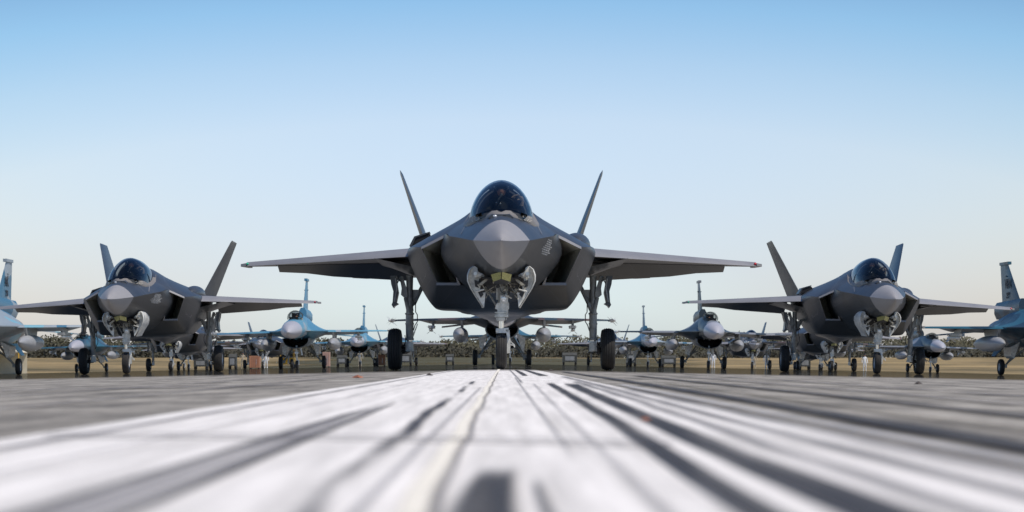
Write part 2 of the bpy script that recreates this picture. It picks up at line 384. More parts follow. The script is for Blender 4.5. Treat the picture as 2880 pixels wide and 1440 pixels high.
mark('tyre_or_shade_mark', [(1.2, -4.6, .12), (5, -4.5, .12), (16, -4.4, .2)], 'rubf', 0.4)
mark('tyre_or_shade_mark', [(1.2, 1.68, .34), (2.5, 1.70, .32), (5, 1.90, .30), (14.5, 2.32, .36)], 'rub', 0.08)
mark('tyre_or_shade_mark', [(1.2, 2.48, .60), (3, 2.46, .50), (5, 2.6, .44), (10, 2.95, .5), (14.2, 3.25, .7)], 'rub', 0.08)
mark('tyre_or_shade_mark', [(1.2, 3.12, .30), (3, 3.15, .3), (8, 3.6, .4), (16, 3.9, .5)], 'rub_shade', 0.3, 0.05)
mark('tyre_or_shade_mark', [(1.2, 3.9, .35), (5, 4.0, .35), (12, 4.3, .6), (22, 4.5, .7)], 'rub_shade', 0.3)
mark('tyre_or_shade_mark', [(1.2, 4.65, .30), (5, 4.75, .35), (12, 4.9, .5)], 'rub_shade', 0.3)
mark('tyre_or_shade_mark', [(22, 1.8, .5), (30, 1.9, .6), (40, 1.9, .4)], 'rub', 0.2)
mark('tyre_or_shade_mark', [(22, 3.2, .9), (30, 3.2, .8), (41, 3.2, .6)], 'rub', 0.2)
mark('tyre_or_shade_mark', [(14, 1.0, .16), (30, 1.1, .25), (40, 1.1, .2)], 'rub_shade', 0.3)
mark('paint_smear', [(1.2, 5.25, .5), (5, 5.35, .5), (14, 5.5, .6)], 'light', 0.4)
mark('tyre_or_shade_mark', [(1.2, 6.2, .9), (4, 6.4, 1.0), (8, 6.8, 1.1), (20, 7.2, 1.2), (34, 7.0, 1.0)], 'rub', 0.3)
mark('paint_smear', [(1.2, 8.1, .5), (5, 8.2, .6), (16, 8.6, .8)], 'stain', 0.4)
mark('tyre_or_shade_mark', [(1.2, 10.4, .9), (4, 10.6, .9), (10, 11.2, 1.0), (26, 11.6, 1.3)], 'rub', 0.35)
mark('tyre_or_shade_mark', [(6, 14.5, .8), (12, 15.0, 1.0), (20, 15.4, 1.2), (32, 15.5, 1.2)], 'rub_shade', 0.35)
mark('tyre_or_shade_mark', [(8, 19.5, .8), (20, 20.4, 1.2), (34, 20.5, 1.2)], 'rub_shade', 0.35)
mark('tyre_or_shade_mark', [(6, -12.0, .5), (14, -12.5, .7), (30, -13, .8)], 'rubf', 0.4)
mark('tyre_or_shade_mark', [(10, -18.0, .6), (20, -18.5, .9), (34, -19, 1.0)], 'rub_shade', 0.4)
# joints running across the runway
def joint(y_a, x_a, y_b, x_b, wd, mat):
    mark_z[0] += 0.00012
    rows = []; cross = []
    for i in range(31):
        t = i / 30; x = x_a + (x_b - x_a) * t; y = y_a + (y_b - y_a) * t + 0.015 * math.sin(x * 21)
        rows.append([(x, y + q * wd, crown(x) + mark_z[0]) for q in (-.5, -.15, .15, .5)]); cross += [0, 1, 1, 0]
    b = MB(); b.grid(rows); o = b.build('pavement_joint', MK[mat], smooth=0, fix=False)
    at = o.data.attributes.new('cross', 'FLOAT', 'POINT'); at.data.foreach_set('value', cross); tag(o, kind='structure')
joint(4.25, -0.78, 3.5, 0.24, 0.16, 'rub_shade')
joint(14.2, -9.0, 14.6, -1.2, 0.9, 'rub_shade')

# grass and rising ground round the runway
def terr(x, y):
    z = -0.95
    if y > 300: z += 1.95 * min(1, (y - 300) / 130)
    if y > 430: z += 0.6 * min(1, (y - 430) / 500)
    return z + 0.08 * math.sin(x * 0.05 + y * 0.021) * min(1, max(0, (y - 280) / 60))
gx = list(np.linspace(-900, 900, 61)); gy = [-200, -60, 0, 60, 120, 180, 240] + list(np.linspace(260, 460, 41)) + [560, 800, 1400, 2600, 4500]
b = MB(); b.grid([[(x, y, terr(x, y) if not (abs(x) > 900) else -0.9) for x in gx] for y in gy])
g = b.build('dry_grass_field', ground_mat('dry_grass', (0.10, 0.085, 0.045), (0.36, 0.265, 0.13), (0.035, 0.03, 1), 1.2, hot=False, amt=0.35, bump=0), smooth=40)
tag(g, kind='structure')

gx2 = np.linspace(-36, 30, 45)
b = MB(); b.grid([[(x + 3 * math.sin(y * .13), y, terr(x, y) + .012) for x in gx2] for y in np.linspace(292, 432, 50)])
gp = b.build('olive_grass_strip', mark_mat('olive_grass', (0.085, 0.078, 0.04), 1.0, (0.05, 0.05, 1), 0.38, 0.5), smooth=40); tag(gp, kind='structure')
at = gp.data.attributes.new('cross', 'FLOAT', 'POINT'); at.data.foreach_set('value', [min(1, max(0, min(i, 44 - i) / 7)) for k in range(50) for i in range(45)])

# ------------------------------------------------------------------ pilot
def make_pilot():
    root = empty('person')
    vs = []; es = []; rs = []
    def V(p, r, par=None):
        vs.append(p); rs.append(r)
        if par is not None: es.append((par, len(vs) - 1))
        return len(vs) - 1
    pel = V((0, 0, 0), .14); ab = V((0, .02, .17), .13, pel); ch = V((0, .03, .36), .155, ab); ct = V((0, .02, .46), .11, ch)
    nk = V((0, -.01, .54), .058, ct); hd = V((0, -.03, .64), .085, nk); V((0, -.03, .72), .07, hd)
    def arm(sd, el, wr, pl):
        s1 = V((.17 * sd, .03, .44), .07, ct); e = V(el, .05, s1); wv = V(wr, .035, e); pm = V(pl, .036, wv); return pm
    # our left: hand low on the stick; our right: hand raised to the canopy
    pl = arm(-1, (-.30, -.04, .20), (-.26, -.26, .12), (-.25, -.34, .12))
    pr = arm(1, (.34, -.10, .24), (.375, -.20, .42), (.365, -.23, .50))
    for k in range(5):
        a = (k - 2) * .014
        l = [.045, .075, .082, .076, .06][k]
        f1 = V((.365 + a * .6 - .012, -.25 + a * .5, .535), .010, pr); f2 = V((.365 - l * .55 + a * .4, -.265 + a, .545 + l * .25), .009, f1); V((.365 - l * 1.15, -.275 + a, .535 - .01 * k), .007, f2)
        g1 = V((-.25 + a, -.37, .12), .010, pl); g2 = V((-.25 + a, -.40, .10), .009, g1); V((-.25 + a, -.39, .075), .008, g2)
    for sd in (-1, 1):
        th = V((.11 * sd, -.10, .0), .09, pel); kn = V((.13 * sd, -.42, .08), .065, th); V((.13 * sd, -.66, -.12), .05, kn)
    me = bpy.data.meshes.new('body'); me.from_pydata(vs, es, [])
    o = bpy.data.objects.new('body', me); COL.objects.link(o); o.parent = root
    md = o.modifiers.new('skin', 'SKIN'); 
    for i, r in enumerate(rs): me.skin_vertices[0].data[i].radius = (r, r)
    me.skin_vertices[0].data[0].use_root = True
    o.modifiers.new('sub', 'SUBSURF').levels = 1; o.modifiers['sub'].render_levels = 1
    me.materials.append(M['suit'])
    b = MB(); b.ball((0, -.075, .635), (.082, .085, .095), 14, 10); b.ball((0, -.14, .63), (.012, .02, .018), 8, 6)
    b.ball((-.032, -.128, .655), (.012, .006, .007), 8, 6); b.ball((.032, -.128, .655), (.012, .006, .007), 8, 6)
    b.build('face', M['skin'], root)
    b = MB(); b.ball((0, .0, .70), (.135, .15, .135), 20, 12); b.ball((-.125, 0, .66), (.03, .06, .06)); b.ball((.125, 0, .66), (.03, .06, .06)); h = b.build('helmet', M['helmet'], root)
    b = MB(); b.ball((0, -.075, .735), (.112, .105, .05), 20, 10); b.build('visor', M['visor'], h)
    b = MB(); b.ball((-.04, -.13, .80), (.012, .01, .012), 8, 6); b.build('helmet_lens', M['lens'], h); b = MB(); b.ball((.03, -.12, .825), (.016, .01, .012), 8, 6); b.build('helmet_lens', M['lens'], h)
    b = MB(); b.ball((0, -.13, .565), (.036, .035, .036), 14, 8); b.tube([(0, -.16, .56), (-.05, -.17, .48), (-.1, -.1, .38)], .017, 8); b.build('oxygen_mask', M['mask'], root)
    b = MB(); b.ball((-.09, -.13, .42), (.022, .02, .022), 10, 8); b.build('harness_fitting', M['steel'], root); b = MB(); b.ball((-.02, -.15, .40), (.022, .02, .018), 10, 8); b.build('harness_fitting', M['steel'], root)
    # tan glove over the raised hand
    b = MB()
    b.tube([(.378, -.185, .36), (.385, -.20, .42), (.378, -.225, .48), (.36, -.245, .525)], [.040, .038, .042, .034], 10)
    for k in range(4):
        a = (k - 1.5) * .020; l = [.085, .095, .088, .07][k]
        b.tube([(.36 + a * .1, -.25 + a * .9, .52), (.35 - l * .55, -.262 + a, .555 - .004 * k), (.35 - l * 1.2, -.268 + a, .545 - .006 * k), (.35 - l * 1.65, -.262 + a, .515 - .006 * k)], [.013, .0125, .011, .009], 8)
    b.tube([(.36, -.22, .47), (.33, -.27, .475), (.30, -.285, .465)], [.014, .012, .010], 8)
    b.build('glove', M['glove'], root)
    return root

# ------------------------------------------------------------------ wheel
def wheel(r, wdt, c, parent, off, rimr=0.5, grooves=5):
    n = 44; prof = []
    K = 24
    for i in range(K + 1):
        t = -1 + 2 * i / K; a = t * wdt / 2
        e = abs(t) ** 3.2; rad = r * (1 - 0.16 * e)
        if i in (0, K): rad = r * 0.72
        for gk in range(grooves):
            gt = (gk - (grooves - 1) / 2) * 0.30
            if abs(t - gt) < 0.045: rad -= 0.012 * r / 0.43
        prof.append((a, rad))
    prof = [(-wdt * 0.40, r * rimr)] + prof + [(wdt * 0.40, r * rimr)]
    b = MB(); b.lathe(prof, c, 'X', n); wh = b.build('wheel_tyre', M['tyre'], parent, off=off, smooth=30)
    wh.name = 'wheel'
    b = MB()
    for sd in (-1, 1):
        b.lathe([(sd * wdt * .405, r * (rimr + .03)), (sd * wdt * .36, r * (rimr - .02)), (sd * wdt * .20, r * rimr * .75), (sd * wdt * .20, r * rimr * .4), (sd * wdt * .36, r * rimr * .3), (sd * wdt * .36, 0.001)], c, 'X', 28)
        for k in range(8):
            a = k * math.pi / 4; b.box((c[0] + sd * wdt * .27, c[1] + math.cos(a) * r * rimr * .62, c[2] + math.sin(a) * r * rimr * .62), (wdt * .1, r * .07, r * .07), (a, 0, 0))
    b.build('rim', M['rim'], wh, off=off)
    return wh

# ------------------------------------------------------------------ stealth jet (single engine, twin canted fins)
OFF = 8.7
def para(xc, zc, zt, e=1.9): return [(xc * k / 5, zc + (zt - zc) * (1 - (k / 5) ** e)) for k in range(6)]
UK = [0.15, 0.5, 1.0, 1.7, 2.6, 3.5, 4.5, 5.15, 5.42, 6.0, 7.0, 8.5, 10.5, 12.5, 13.8]
US = [para(.085, 2.165, 2.235), para(.215, 2.18, 2.36), para(.35, 2.215, 2.49), para(.50, 2.26, 2.62), para(.68, 2.34, 2.78), para(.84, 2.42, 2.86),
      [(0, 2.96), (.25, 2.93), (.48, 2.84), (.68, 2.73), (.84, 2.62), (.98, 2.5)],
      [(0, 3.10), (.25, 3.05), (.5, 2.92), (.7, 2.80), (.88, 2.69), (1.04, 2.57)],
      [(0, 3.17), (.28, 3.11), (.54, 2.95), (.82, 2.78), (1.12, 2.60), (1.52, 2.34)],
      [(0, 3.37), (.33, 3.28), (.58, 3.06), (.9, 2.83), (1.3, 2.60), (1.68, 2.37)],
      [(0, 3.33), (.35, 3.26), (.62, 3.07), (.95, 2.88), (1.4, 2.64), (1.82, 2.40)],
      [(0, 3.15), (.38, 3.10), (.7, 2.97), (1.05, 2.83), (1.5, 2.63), (1.85, 2.40)],
      [(0, 2.85), (.4, 2.83), (.8, 2.77), (1.15, 2.70), (1.5, 2.58), (1.8, 2.36)],
      [(0, 2.65), (.35, 2.64), (.7, 2.58), (1.0, 2.52), (1.3, 2.43), (1.55, 2.28)],
      [(0, 2.45), (.3, 2.43), (.55, 2.38), (.8, 2.33), (1.05, 2.27), (1.3, 2.2)]]
def upper(s): return [tuple(p) for p in interp(US, UK, s)]
LFK = [0.15, 0.5, 1.0, 1.7, 2.6, 3.5, 4.5, 5.15, 6.0, 8.0]
LFS = [(.085, 2.165, 2.085), (.215, 2.18, 1.96), (.35, 2.215, 1.85), (.50, 2.26, 1.75), (.68, 2.34, 1.655), (.84, 2.42, 1.55), (.98, 2.5, 1.45), (1.04, 2.57, 1.40), (1.12, 2.5, 1.32), (1.12, 2.4, 1.22)]
def lowf(s):
    xc, zc, zb = interp(LFS, LFK, s); o = []
    bul = math.exp(-((s - 5.3) / 0.55) ** 2) * 0.16     # compression bump ahead of the intakes
    for k in range(13):
        t = k / 12 * math.pi / 2
        v = math.sin(t) ** 1.25; c_ = 0.85 - 0.55 * min(1, max(0, (s - 3.4) / 1.9))
        x = xc * max(0.0, 1 - c_ * v - (1 - c_) * v ** 3) ** 0.6; z = zc - (zc - zb) * v
        bb = bul * math.exp(-((t - 0.42) / 0.34) ** 2); x += bb
        o.append((x, z))
    return o
LK = [7.0, 8.5, 10.5, 12.5, 13.8]
LS = [[(1.82, 2.40), (1.85, 2.27), (1.73, 1.95), (1.57, 1.60), (1.38, 1.30), (1.25, 1.225), (.90, 1.215), (.5, 1.20), (0, 1.19)],
      [(1.85, 2.40), (1.84, 2.22), (1.72, 1.92), (1.56, 1.58), (1.38, 1.30), (1.25, 1.225), (.92, 1.21), (.68, 1.135), (0, 1.12)],
      [(1.80, 2.36), (1.75, 2.10), (1.60, 1.80), (1.42, 1.52), (1.24, 1.33), (1.12, 1.27), (.88, 1.25), (.66, 1.20), (0, 1.18)],
      [(1.55, 2.28), (1.45, 2.0), (1.2, 1.7), (1.0, 1.5), (.85, 1.38), (.7, 1.36), (.46, 1.30), (.24, 1.10), (0, .97)],
      [(1.3, 2.2), (1.15, 2.0), (.95, 1.75), (.8, 1.5), (.65, 1.35), (.5, 1.25), (.35, 1.2), (.2, 1.17), (0, 1.15)]]
LIP = [(1.52, 5.42, 2.33), (1.505, 5.45, 2.27), (1.43, 5.55, 2.08), (1.34, 5.68, 1.86), (1.25, 5.82, 1.665), (1.20, 5.85, 1.635), (1.0, 5.85, 1.635), (.8, 5.82, 1.64), (.3, 5.9, 1.5)]
WZ = lambda x: 2.345 - (abs(x) - 1.8) * 0.036

def full(half): return [(-x, y, z) for (x, y, z) in reversed(half)] + half[1:]

def make_stealth():
    root = empty('fighter_jet')
    P = lambda mb, name, mat, par=root, sm=35: mb.build(name, M[mat], par, sm, OFF)
    def text_bars(mb, o, du, dv, rows):
        """small block of stencilled lines: o origin, du along the line, dv down"""
        o, du, dv = Vector(o), Vector(du), Vector(dv); nn = du.cross(dv).normalized() * -0.002
        for r_, (a, c) in enumerate(rows):
            p = a
            while p < c:
                l = random.choice([.10, .16, .22]); q = min(c, p + l * 0.9)
                A = o + du * p + dv * r_; B = o + du * q + dv * r_
                mb.add([A + nn, B + nn, B + dv * .5 + nn, A + dv * .5 + nn], [(0, 1, 2, 3)]); p += l + .05
    rnd0 = random.Random(5)
    # --- fuselage: forward body lower half, whole upper half, nacelle shells, aft body
    b = MB()
    st = [1.7, 2.0, 2.3, 2.6, 3.0, 3.5, 4.0, 4.5, 4.85, 5.15]
    rows = []
    def up_row(s, y=None):
        h = [(p[0], s, p[1]) for p in resample(upper(s), 3)]
        return full([h[0]] + h[1:])
    us = st + [5.25, 5.35, 5.42, 5.55, 5.75, 6.0, 6.3, 6.65, 7.0, 7.5, 8, 8.5, 9.2, 9.9, 10.5, 11.2, 11.9, 12.5, 13.1, 13.8]
    b.grid([up_row(s) for s in us])
    ls = st + [5.3, 5.45, 5.6, 5.8, 6.0, 6.5, 7.0]
    b.grid([full([(p[0], s, p[1]) for p in reversed(lowf(s))]) for s in ls])
    for sd in (1, -1):
        rws = []
        lip = resample(LIP, 3); tgt0 = resample([(p[0], 7.0, p[1]) for p in LS[0]], 3)
        for k in range(7):
            t = k / 6; row = []
            for j, (a, c) in enumerate(zip(lip, tgt0)):
                pnt = a * (1 - t) + c * t
                row.append(pnt)
            s0 = row[0][1]; uc = upper(s0)[-1]; d = np.array([uc[0] - row[0][0], 0, uc[1] - row[0][2]])
            for j in range(len(row)): row[j] = row[j] + d * max(0, 1 - j / 12)
            rws.append([(sd * p[0], p[1], p[2]) for p in row])
        b.grid(rws)
        for s in ():
            pass
    b.grid([full([(p[0], s, p[1]) for p in reversed(resample(interp(LS, LK, s), 3))]) for s in [7.0, 7.7, 8.5, 9.2, 9.9, 10.5, 11.2, 11.9, 12.5, 13.1, 13.8]])
    bo = upper(13.8); h1 = [(p[0], 13.8, p[1]) for p in bo]; 
    fus = P(b, 'fuselage', 'skin35', sm=26)
    # gun fairing (our right) and cooling exhaust door (our left)
    b = MB(); b.ball((1.50, 8.3, 2.50), (.30, 1.3, .27), 20, 12); P(b, 'gun_fairing', 'skin35', sm=60)
    b = MB(); b.prism([(-1.80, 8.0, 2.48), (-1.72, 8.0, 2.66), (-1.45, 8.0, 2.75), (-1.38, 8.0, 2.66)], (0, .7, 0)); P(b, 'exhaust_door', 'black', sm=0)
    b = MB(); b.prism([(-1.85, 7.98, 2.50), (-1.75, 7.98, 2.69), (-1.44, 7.98, 2.785), (-1.45, 7.98, 2.755), (-1.72, 7.98, 2.665), (-1.80, 7.98, 2.49)], (0, .7, 0)); P(b, 'door_rim', 'skin35', sm=0)
    # radome
    b = MB(); rs = [0.15, 0.3, 0.5, 0.75, 1.0, 1.35, 1.7]
    tip = [(0, 0.02, 2.165)] 
    up = [full([(p[0], s, p[1]) for p in resample(upper(s), 3)]) for s in rs]
    lo = [full([(p[0], s, p[1]) for p in reversed(lowf(s))]) for s in rs]
    b.grid([[(x * .02, 0.0, 2.165) for (x, y, z) in up[0]]] + up); b.grid([[(x * .02, 0.0, 2.165) for (x, y, z) in lo[0]]] + lo)
    P(b, 'radome', 'radome', sm=24)
    # radome paint is one even grey above and below the chine
    # intakes
    for sd in (1, -1):
        loop = [(1.06, 5.22, 2.555), (1.28, 5.32, 2.44), (1.50, 5.43, 2.315), (1.43, 5.56, 2.08), (1.33, 5.69, 1.86), (1.235, 5.83, 1.66), (1.0, 5.85, 1.65), (.80, 5.83, 1.655), (.90, 5.7, 1.9), (1.0, 5.5, 2.2)]
        rows = [[(sd * x, y, z) for x, y, z in loop]]
        for k in (1, 2, 3, 4):
            rows.append([(sd * (x * (1 - .05 * k)), y + .55 * k, z + (2.0 - z) * .03 * k) for x, y, z in loop])
        b = MB(); b.grid(rows, True); duct = P(b, 'air_intake', 'duct', sm=30)
        b = MB(); b.add(rows[4], [tuple(range(10))]); P(b, 'engine_duct', 'duct', duct, 0)
        b = MB()
        def strip(A, B, wA, wB, dep):
            A, B = Vector(A), Vector(B)
            b.add([A, B, B + Vector(wB), A + Vector(wA), A + Vector((0, dep, 0)), B + Vector((0, dep, 0)), B + Vector(wB) + Vector((0, dep, 0)), A + Vector(wA) + Vector((0, dep, 0))],
                  [(0, 1, 2, 3), (4, 7, 6, 5), (0, 4, 5, 1), (3, 2, 6, 7), (0, 3, 7, 4), (1, 5, 6, 2)])
        strip((sd * 1.03, 5.17, 2.585), (sd * 1.525, 5.40, 2.345), (0, -.035, -.060), (0, -.035, -.050), .05)
        strip((sd * 1.525, 5.40, 2.30), (sd * 1.245, 5.80, 1.665), (-sd * .012, 0, 0), (-sd * .012, 0, 0), .03)
        strip((sd * 1.25, 5.79, 1.625), (sd * .79, 5.79, 1.625), (0, .01, .050), (0, .01, .050), .04)
        strip((sd * .79, 5.79, 1.64), (sd * .87, 5.70, 1.80), (sd * .05, 0, 0), (sd * .01, 0, 0), .04)
        P(b, 'intake_lip', 'edge35', duct, 0)
    # canopy
    ck = [2.55, 2.75, 3.0, 3.5, 4.0, 4.5, 5.2, 6.0, 6.6]
    cs = [(.06, 2.79, 2.815), (.26, 2.745, 2.93), (.42, 2.69, 3.08), (.555, 2.64, 3.325), (.60, 2.66, 3.47), (.605, 2.72, 3.545), (.58, 2.84, 3.535), (.48, 3.0, 3.44), (.30, 3.15, 3.36)]
    def can(s, k=1.0, e=1.06):
        wdt, zb, zt = interp(cs, ck, s); o = []
        for i in range(25):
            t = math.pi * i / 24; c, sn = math.cos(t), math.sin(t)
            o.append((-wdt * k * math.copysign(abs(c) ** e, c), s, zb + (zt - zb) * k * sn ** 1.0))
        return o
    b = MB(); b.grid([can(s) for s in (2.55, 2.65, 2.8, 3.0, 3.25, 3.5, 3.75, 4.0, 4.3, 4.6, 4.9, 5.2, 5.6, 6.0, 6.3, 6.6)])
    cano = P(b, 'canopy', 'canopy', sm=60)
    # grey tape band round the canopy foot, with its double hump in front
    b = MB()
    OUTB = [(0, 603, 2.40), (14, 603, 2.41), (24, 606, 2.47), (36, 610.5, 2.58), (48, 619, 2.78), (62, 622.5, 2.98), (78, 627, 3.2), (94, 632.5, 3.42)]
    INB = [(0, 595.5, 2.66), (12, 591, 2.66), (27, 592, 2.74), (38, 598, 2.84), (52, 600.5, 3.0), (66, 603.5, 3.15), (80, 607, 3.32), (88.5, 611, 3.5)]
    bb = []
    for A_, B_ in zip(OUTB, INB):
        def w3(p, dz=0): return (p[0] * (42 + p[2]) / 7000, p[2], CAMH + (1020 - p[1]) * (42 + p[2]) / 7000 + dz)
        o_, i_ = w3(A_), w3(B_); bb.append([(o_[0], o_[1] + .03, o_[2] - .06), o_, tuple((a + c) / 2 + (0, 0, .012)[k] for k, (a, c) in enumerate(zip(o_, i_))), i_, (i_[0] * .98, i_[1] + .05, i_[2] - .05)])
    last = bb[-1]
    for s_, k_ in ((4.0, 0), (4.6, 0), (5.2, 0), (6.0, 0)):
        wdt, zb, zt = interp(cs, ck, s_); uu = resample(upper(s_), 3)
        zo = float(np.interp(wdt + .10, [p[0] for p in uu], [p[1] for p in uu])); bb.append([(wdt + .10, s_, zo - .05), (wdt + .10, s_, zo + .012), (wdt + .05, s_, (zo + zb) / 2 + .045), (wdt - .003, s_, max(zb + .07, zo + .03)), (wdt - .03, s_, zb)])
    b.grid(list(reversed([[(-x, y, z) for x, y, z in r_] for r_ in bb[1:]])) + bb)
    P(b, 'canopy_frame', 'frame35', sm=40)
    for sd in (1, -1):
        b = MB(); b.prism([(sd * .235, 3.05, 2.845), (sd * .37, 3.1, 2.80), (sd * .36, 3.1, 2.84), (sd * .29, 3.05, 2.875), (sd * .25, 3.05, 2.875)], (0, .06, 0))
        P(b, 'canopy_latch', 'frame35', sm=0)
    b = MB(); b.prism([(-.24, 2.30, 2.695), (-.17, 2.30, 2.755), (.15, 2.30, 2.755), (.22, 2.30, 2.695)], (0, .25, .03)); P(b, 'sensor_housing', 'skin35', sm=30)
    b = MB(); b.prism([(.01, 2.285, 2.712), (.03, 2.285, 2.738), (.07, 2.285, 2.738), (.095, 2.285, 2.712)], (0, .03, 0)); P(b, 'sensor_window', 'black', sm=0)
    b = MB(); b.ball((-.115, 2.285, 2.724), (.038, .02, .022), 14, 8); P(b, 'refuelling_light', 'lens', sm=60)
    # cockpit interior
    b = MB(); b.grid([[(x * .90, s, interp(cs, ck, s)[1] + .06 + .14 * (1 - (x / .6) ** 2)) for x in np.linspace(-.52, .52, 9)] for s in (2.95, 3.2, 3.5, 3.75)])
    b.box((0, 3.95, 2.70), (.84, .45, .5)); P(b, 'instrument_coaming', 'cockpit', sm=30)
    b = MB()
    outl = [(x * .93, 5.3, 2.8 + (z - 2.8) * .93) for (x, y, z) in can(5.3)]
    b.prism(outl, (0, .06, 0)); b.box((0, 5.1, 3.08), (.46, .16, .72)); b.box((-.17, 5.02, 3.30), (.08, .14, .30)); b.box((.17, 5.02, 3.30), (.08, .14, .30)); b.box((0, 4.85, 2.78), (.5, .5, .14))
    P(b, 'ejection_seat', 'cockpit', sm=30)
    b = MB(); b.grid([[(x * k, s, 2.75 + (z - 2.75) * k) for (x, y, z) in can(s)] for s, k in ((4.62, .97), (4.62, .90), (4.72, .90), (4.72, .97))]); P(b, 'canopy_bow', 'cockpit', cano, 30)
    b = MB(); b.grid([[(x * k, s, 2.75 + (z - 2.75) * k) for (x, y, z) in can(s)] for s, k in ((4.9, .84), (4.9, .80), (4.95, .80))]); P(b, 'canopy_arch', 'geargrey', cano, 30)
    # wings
    for sd in (1, -1):
        def wp(x, f, up):   # f: chord fraction
            le = 7.0 + (x - 1.8) * .705; te = 11.75 - (x - 1.8) * .27; c = te - le
            th = (.15 + (.26 - .15) * 0 + (.25 - .07) * (5.35 - x) / 3.55 - .08 + 0) if False else (.07 + .17 * (5.35 - x) / 3.55)
            prof = math.sqrt(max(f, 0)) * (1 - f) * 2.1
            z = WZ(x) - .0 + (th * .55 * prof if up else -th * .45 * prof)
            z -= 0.10 * max(0, .12 - f) / .12 * (c / 4) ** .4   # drooped leading edge
            return (sd * x, le + f * c, z)
        xsn = np.linspace(1.55, 5.28, 12)
        fr = [0, .02, .06, .12, .2, .32, .46, .6, .76]
        b = MB()
        rows = []
        for x in xsn:
            rows.append([wp(x, f, True) for f in reversed(fr)] + [wp(x, f, False) for f in fr[1:]])
        # front strip is the slat, separate part; main box begins at f=.12
        main = [r_[:len(fr) - 3] + r_[len(fr) + 2:] for r_ in rows]
        b.grid(main, True); b.f.append(tuple(len(b.v) - len(main[0]) + i for i in range(len(main[0]))))
        wg = P(b, 'wing', 'skin35', sm=30)
        b = MB(); sl = [r_[len(fr) - 4:len(fr) + 3] for r_ in rows]
        sl = [[(p[0], p[1] - .012, p[2] - (.0 if 1 < i < 5 else 0)) for i, p in enumerate(r_)] for r_ in sl]
        b.grid(sl, True); b.f.append(tuple(len(b.v) - 7 + i for i in range(7)))
        P(b, 'slat', 'edge35', wg, 40)
        # rear: flap hanging down, fixed tip piece
        b = MB(); rows = []
        for x in np.linspace(1.9, 4.72, 6):
            a = Vector(wp(x, .76, True)); c_ = Vector(wp(x, .76, False)); te = 11.75 - (x - 1.8) * .27; ln = te - a.y
            ang = R(24 if x < 4 else 20); d = Vector((0, math.cos(ang), -math.sin(ang))) * ln
            rows.append([(a.x, a.y + .01, a.z - .004), (a.x, a.y + d.y, a.z + d.z), (a.x, a.y + d.y, a.z + d.z - .012), (c_.x, c_.y + .01, c_.z - .012)])
        b.grid(rows, True); b.f.append((0, 1, 2, 3)); b.f.append(tuple(len(b.v) - 4 + i for i in range(4)))
        P(b, 'flap', 'skin35', wg, 20)
        b = MB(); rows = []
        for x in np.linspace(4.76, 5.28, 3):
            a = wp(x, .76, True); c_ = wp(x, .76, False); te = 11.75 - (x - 1.8) * .27
            rows.append([(a[0], a[1] + .01, a[2]), (a[0], te, a[2] - .03), (c_[0], te, c_[2] - .0), (c_[0], c_[1] + .01, c_[2])])
        b.grid(rows, True); b.f.append(tuple(len(b.v) - 4 + i for i in range(4))); P(b, 'wing_tip', 'skin35', wg, 20)
        # blended root fairing under the wing
        b = MB(); b.grid([[(sd * (1.62 + .9 * q), 7.3 + t * 3.6, 2.02 + .20 * q - .16 * math.sin(math.pi * t) * (1 - q)) for q in np.linspace(0, 1, 5)] for t in np.linspace(0, 1, 10)]); P(b, 'wheel_well_fairing', 'skin35', wg, 50)
        # slanted tip cap & navigation light
        b = MB(); te = 11.75 - 3.48 * .27
        b.prism([(sd * 5.28, 9.43, WZ(5.3) - .055), (sd * 5.42, 9.75, WZ(5.3) - .06), (sd * 5.36, te, WZ(5.3) - .04), (sd * 5.28, te, WZ(5.3) - .04)], (0, 0, .055)); P(b, 'tip_cap', 'edge35', wg, 0)
        b = MB(); b.ball((sd * 5.25, 9.45, WZ(5.25) - .015), (.03, .035, .025), 10, 8); P(b, 'navigation_light', 'navred' if sd > 0 else 'navgreen', wg, 60)
        # canted fins
        b = MB(); A = Vector((sd * 1.52, 10.0, 2.50)); B = Vector((sd * 1.52, 13.5, 2.42)); C_ = Vector((sd * 2.235, 14.35, 4.41)); D = Vector((sd * 2.235, 12.7, 4.43))
        out_ = Vector((math.cos(R(20)), 0, -math.sin(R(20)) * 1)) * sd; out_.z = -abs(math.sin(R(20)))
        rows = []
        for t in (0, .25, .5, .75, .97, 1.0):
            le = A.lerp(D, t); te = B.lerp(C_, t); th = .085 * (1 - t) + .028 * t
            if t == 1: th *= .3; le = le + Vector((0, .1, 0))
            r_ = []
            for f, k in ((0, 0), (.08, .55), (.35, 1), (.7, .7), (1, .05)): r_.append(le.lerp(te, f) + out_ * th * k)
            for f, k in ((.7, .7), (.35, 1), (.08, .55)): r_.append(le.lerp(te, f) - out_ * th * k)
            rows.append(r_)
        b.grid(rows, True); b.f.append(tuple(len(b.v) - 8 + i for i in range(8))); P(b, 'tail_fin', 'skin35', sm=30)
        b = MB(); b.prism([(sd * 1.35, 12.0, 2.18), (sd * 3.35, 13.9, 2.14), (sd * 3.4, 14.9, 2.13), (sd * 3.1, 15.3, 2.13), (sd * 1.3, 15.5, 2.18)], (0, 0, .06)); P(b, 'tailplane', 'skin35', sm=0)
    b = MB(); b.lathe([(13.3, .62), (14.2, .60), (14.9, .5), (14.9, .46), (13.6, .50)], (0, 0, 1.78), 'Y', 30); P(b, 'exhaust_nozzle', 'geargrey', sm=30)
    b = MB(); b.lathe([(11.9, .001), (11.9, .8)], (0, 0, 1.8), 'Y', 20); 
    # aft bulkhead closing the tail
    b2 = MB(); bo = [(p[0], 13.8, p[1]) for p in upper(13.8)]; bl = [(p[0], 13.8, p[1]) for p in reversed(LS[-1])]
    ring = full([(x, y, z) for x, y, z in bo]); lring = full(bl)
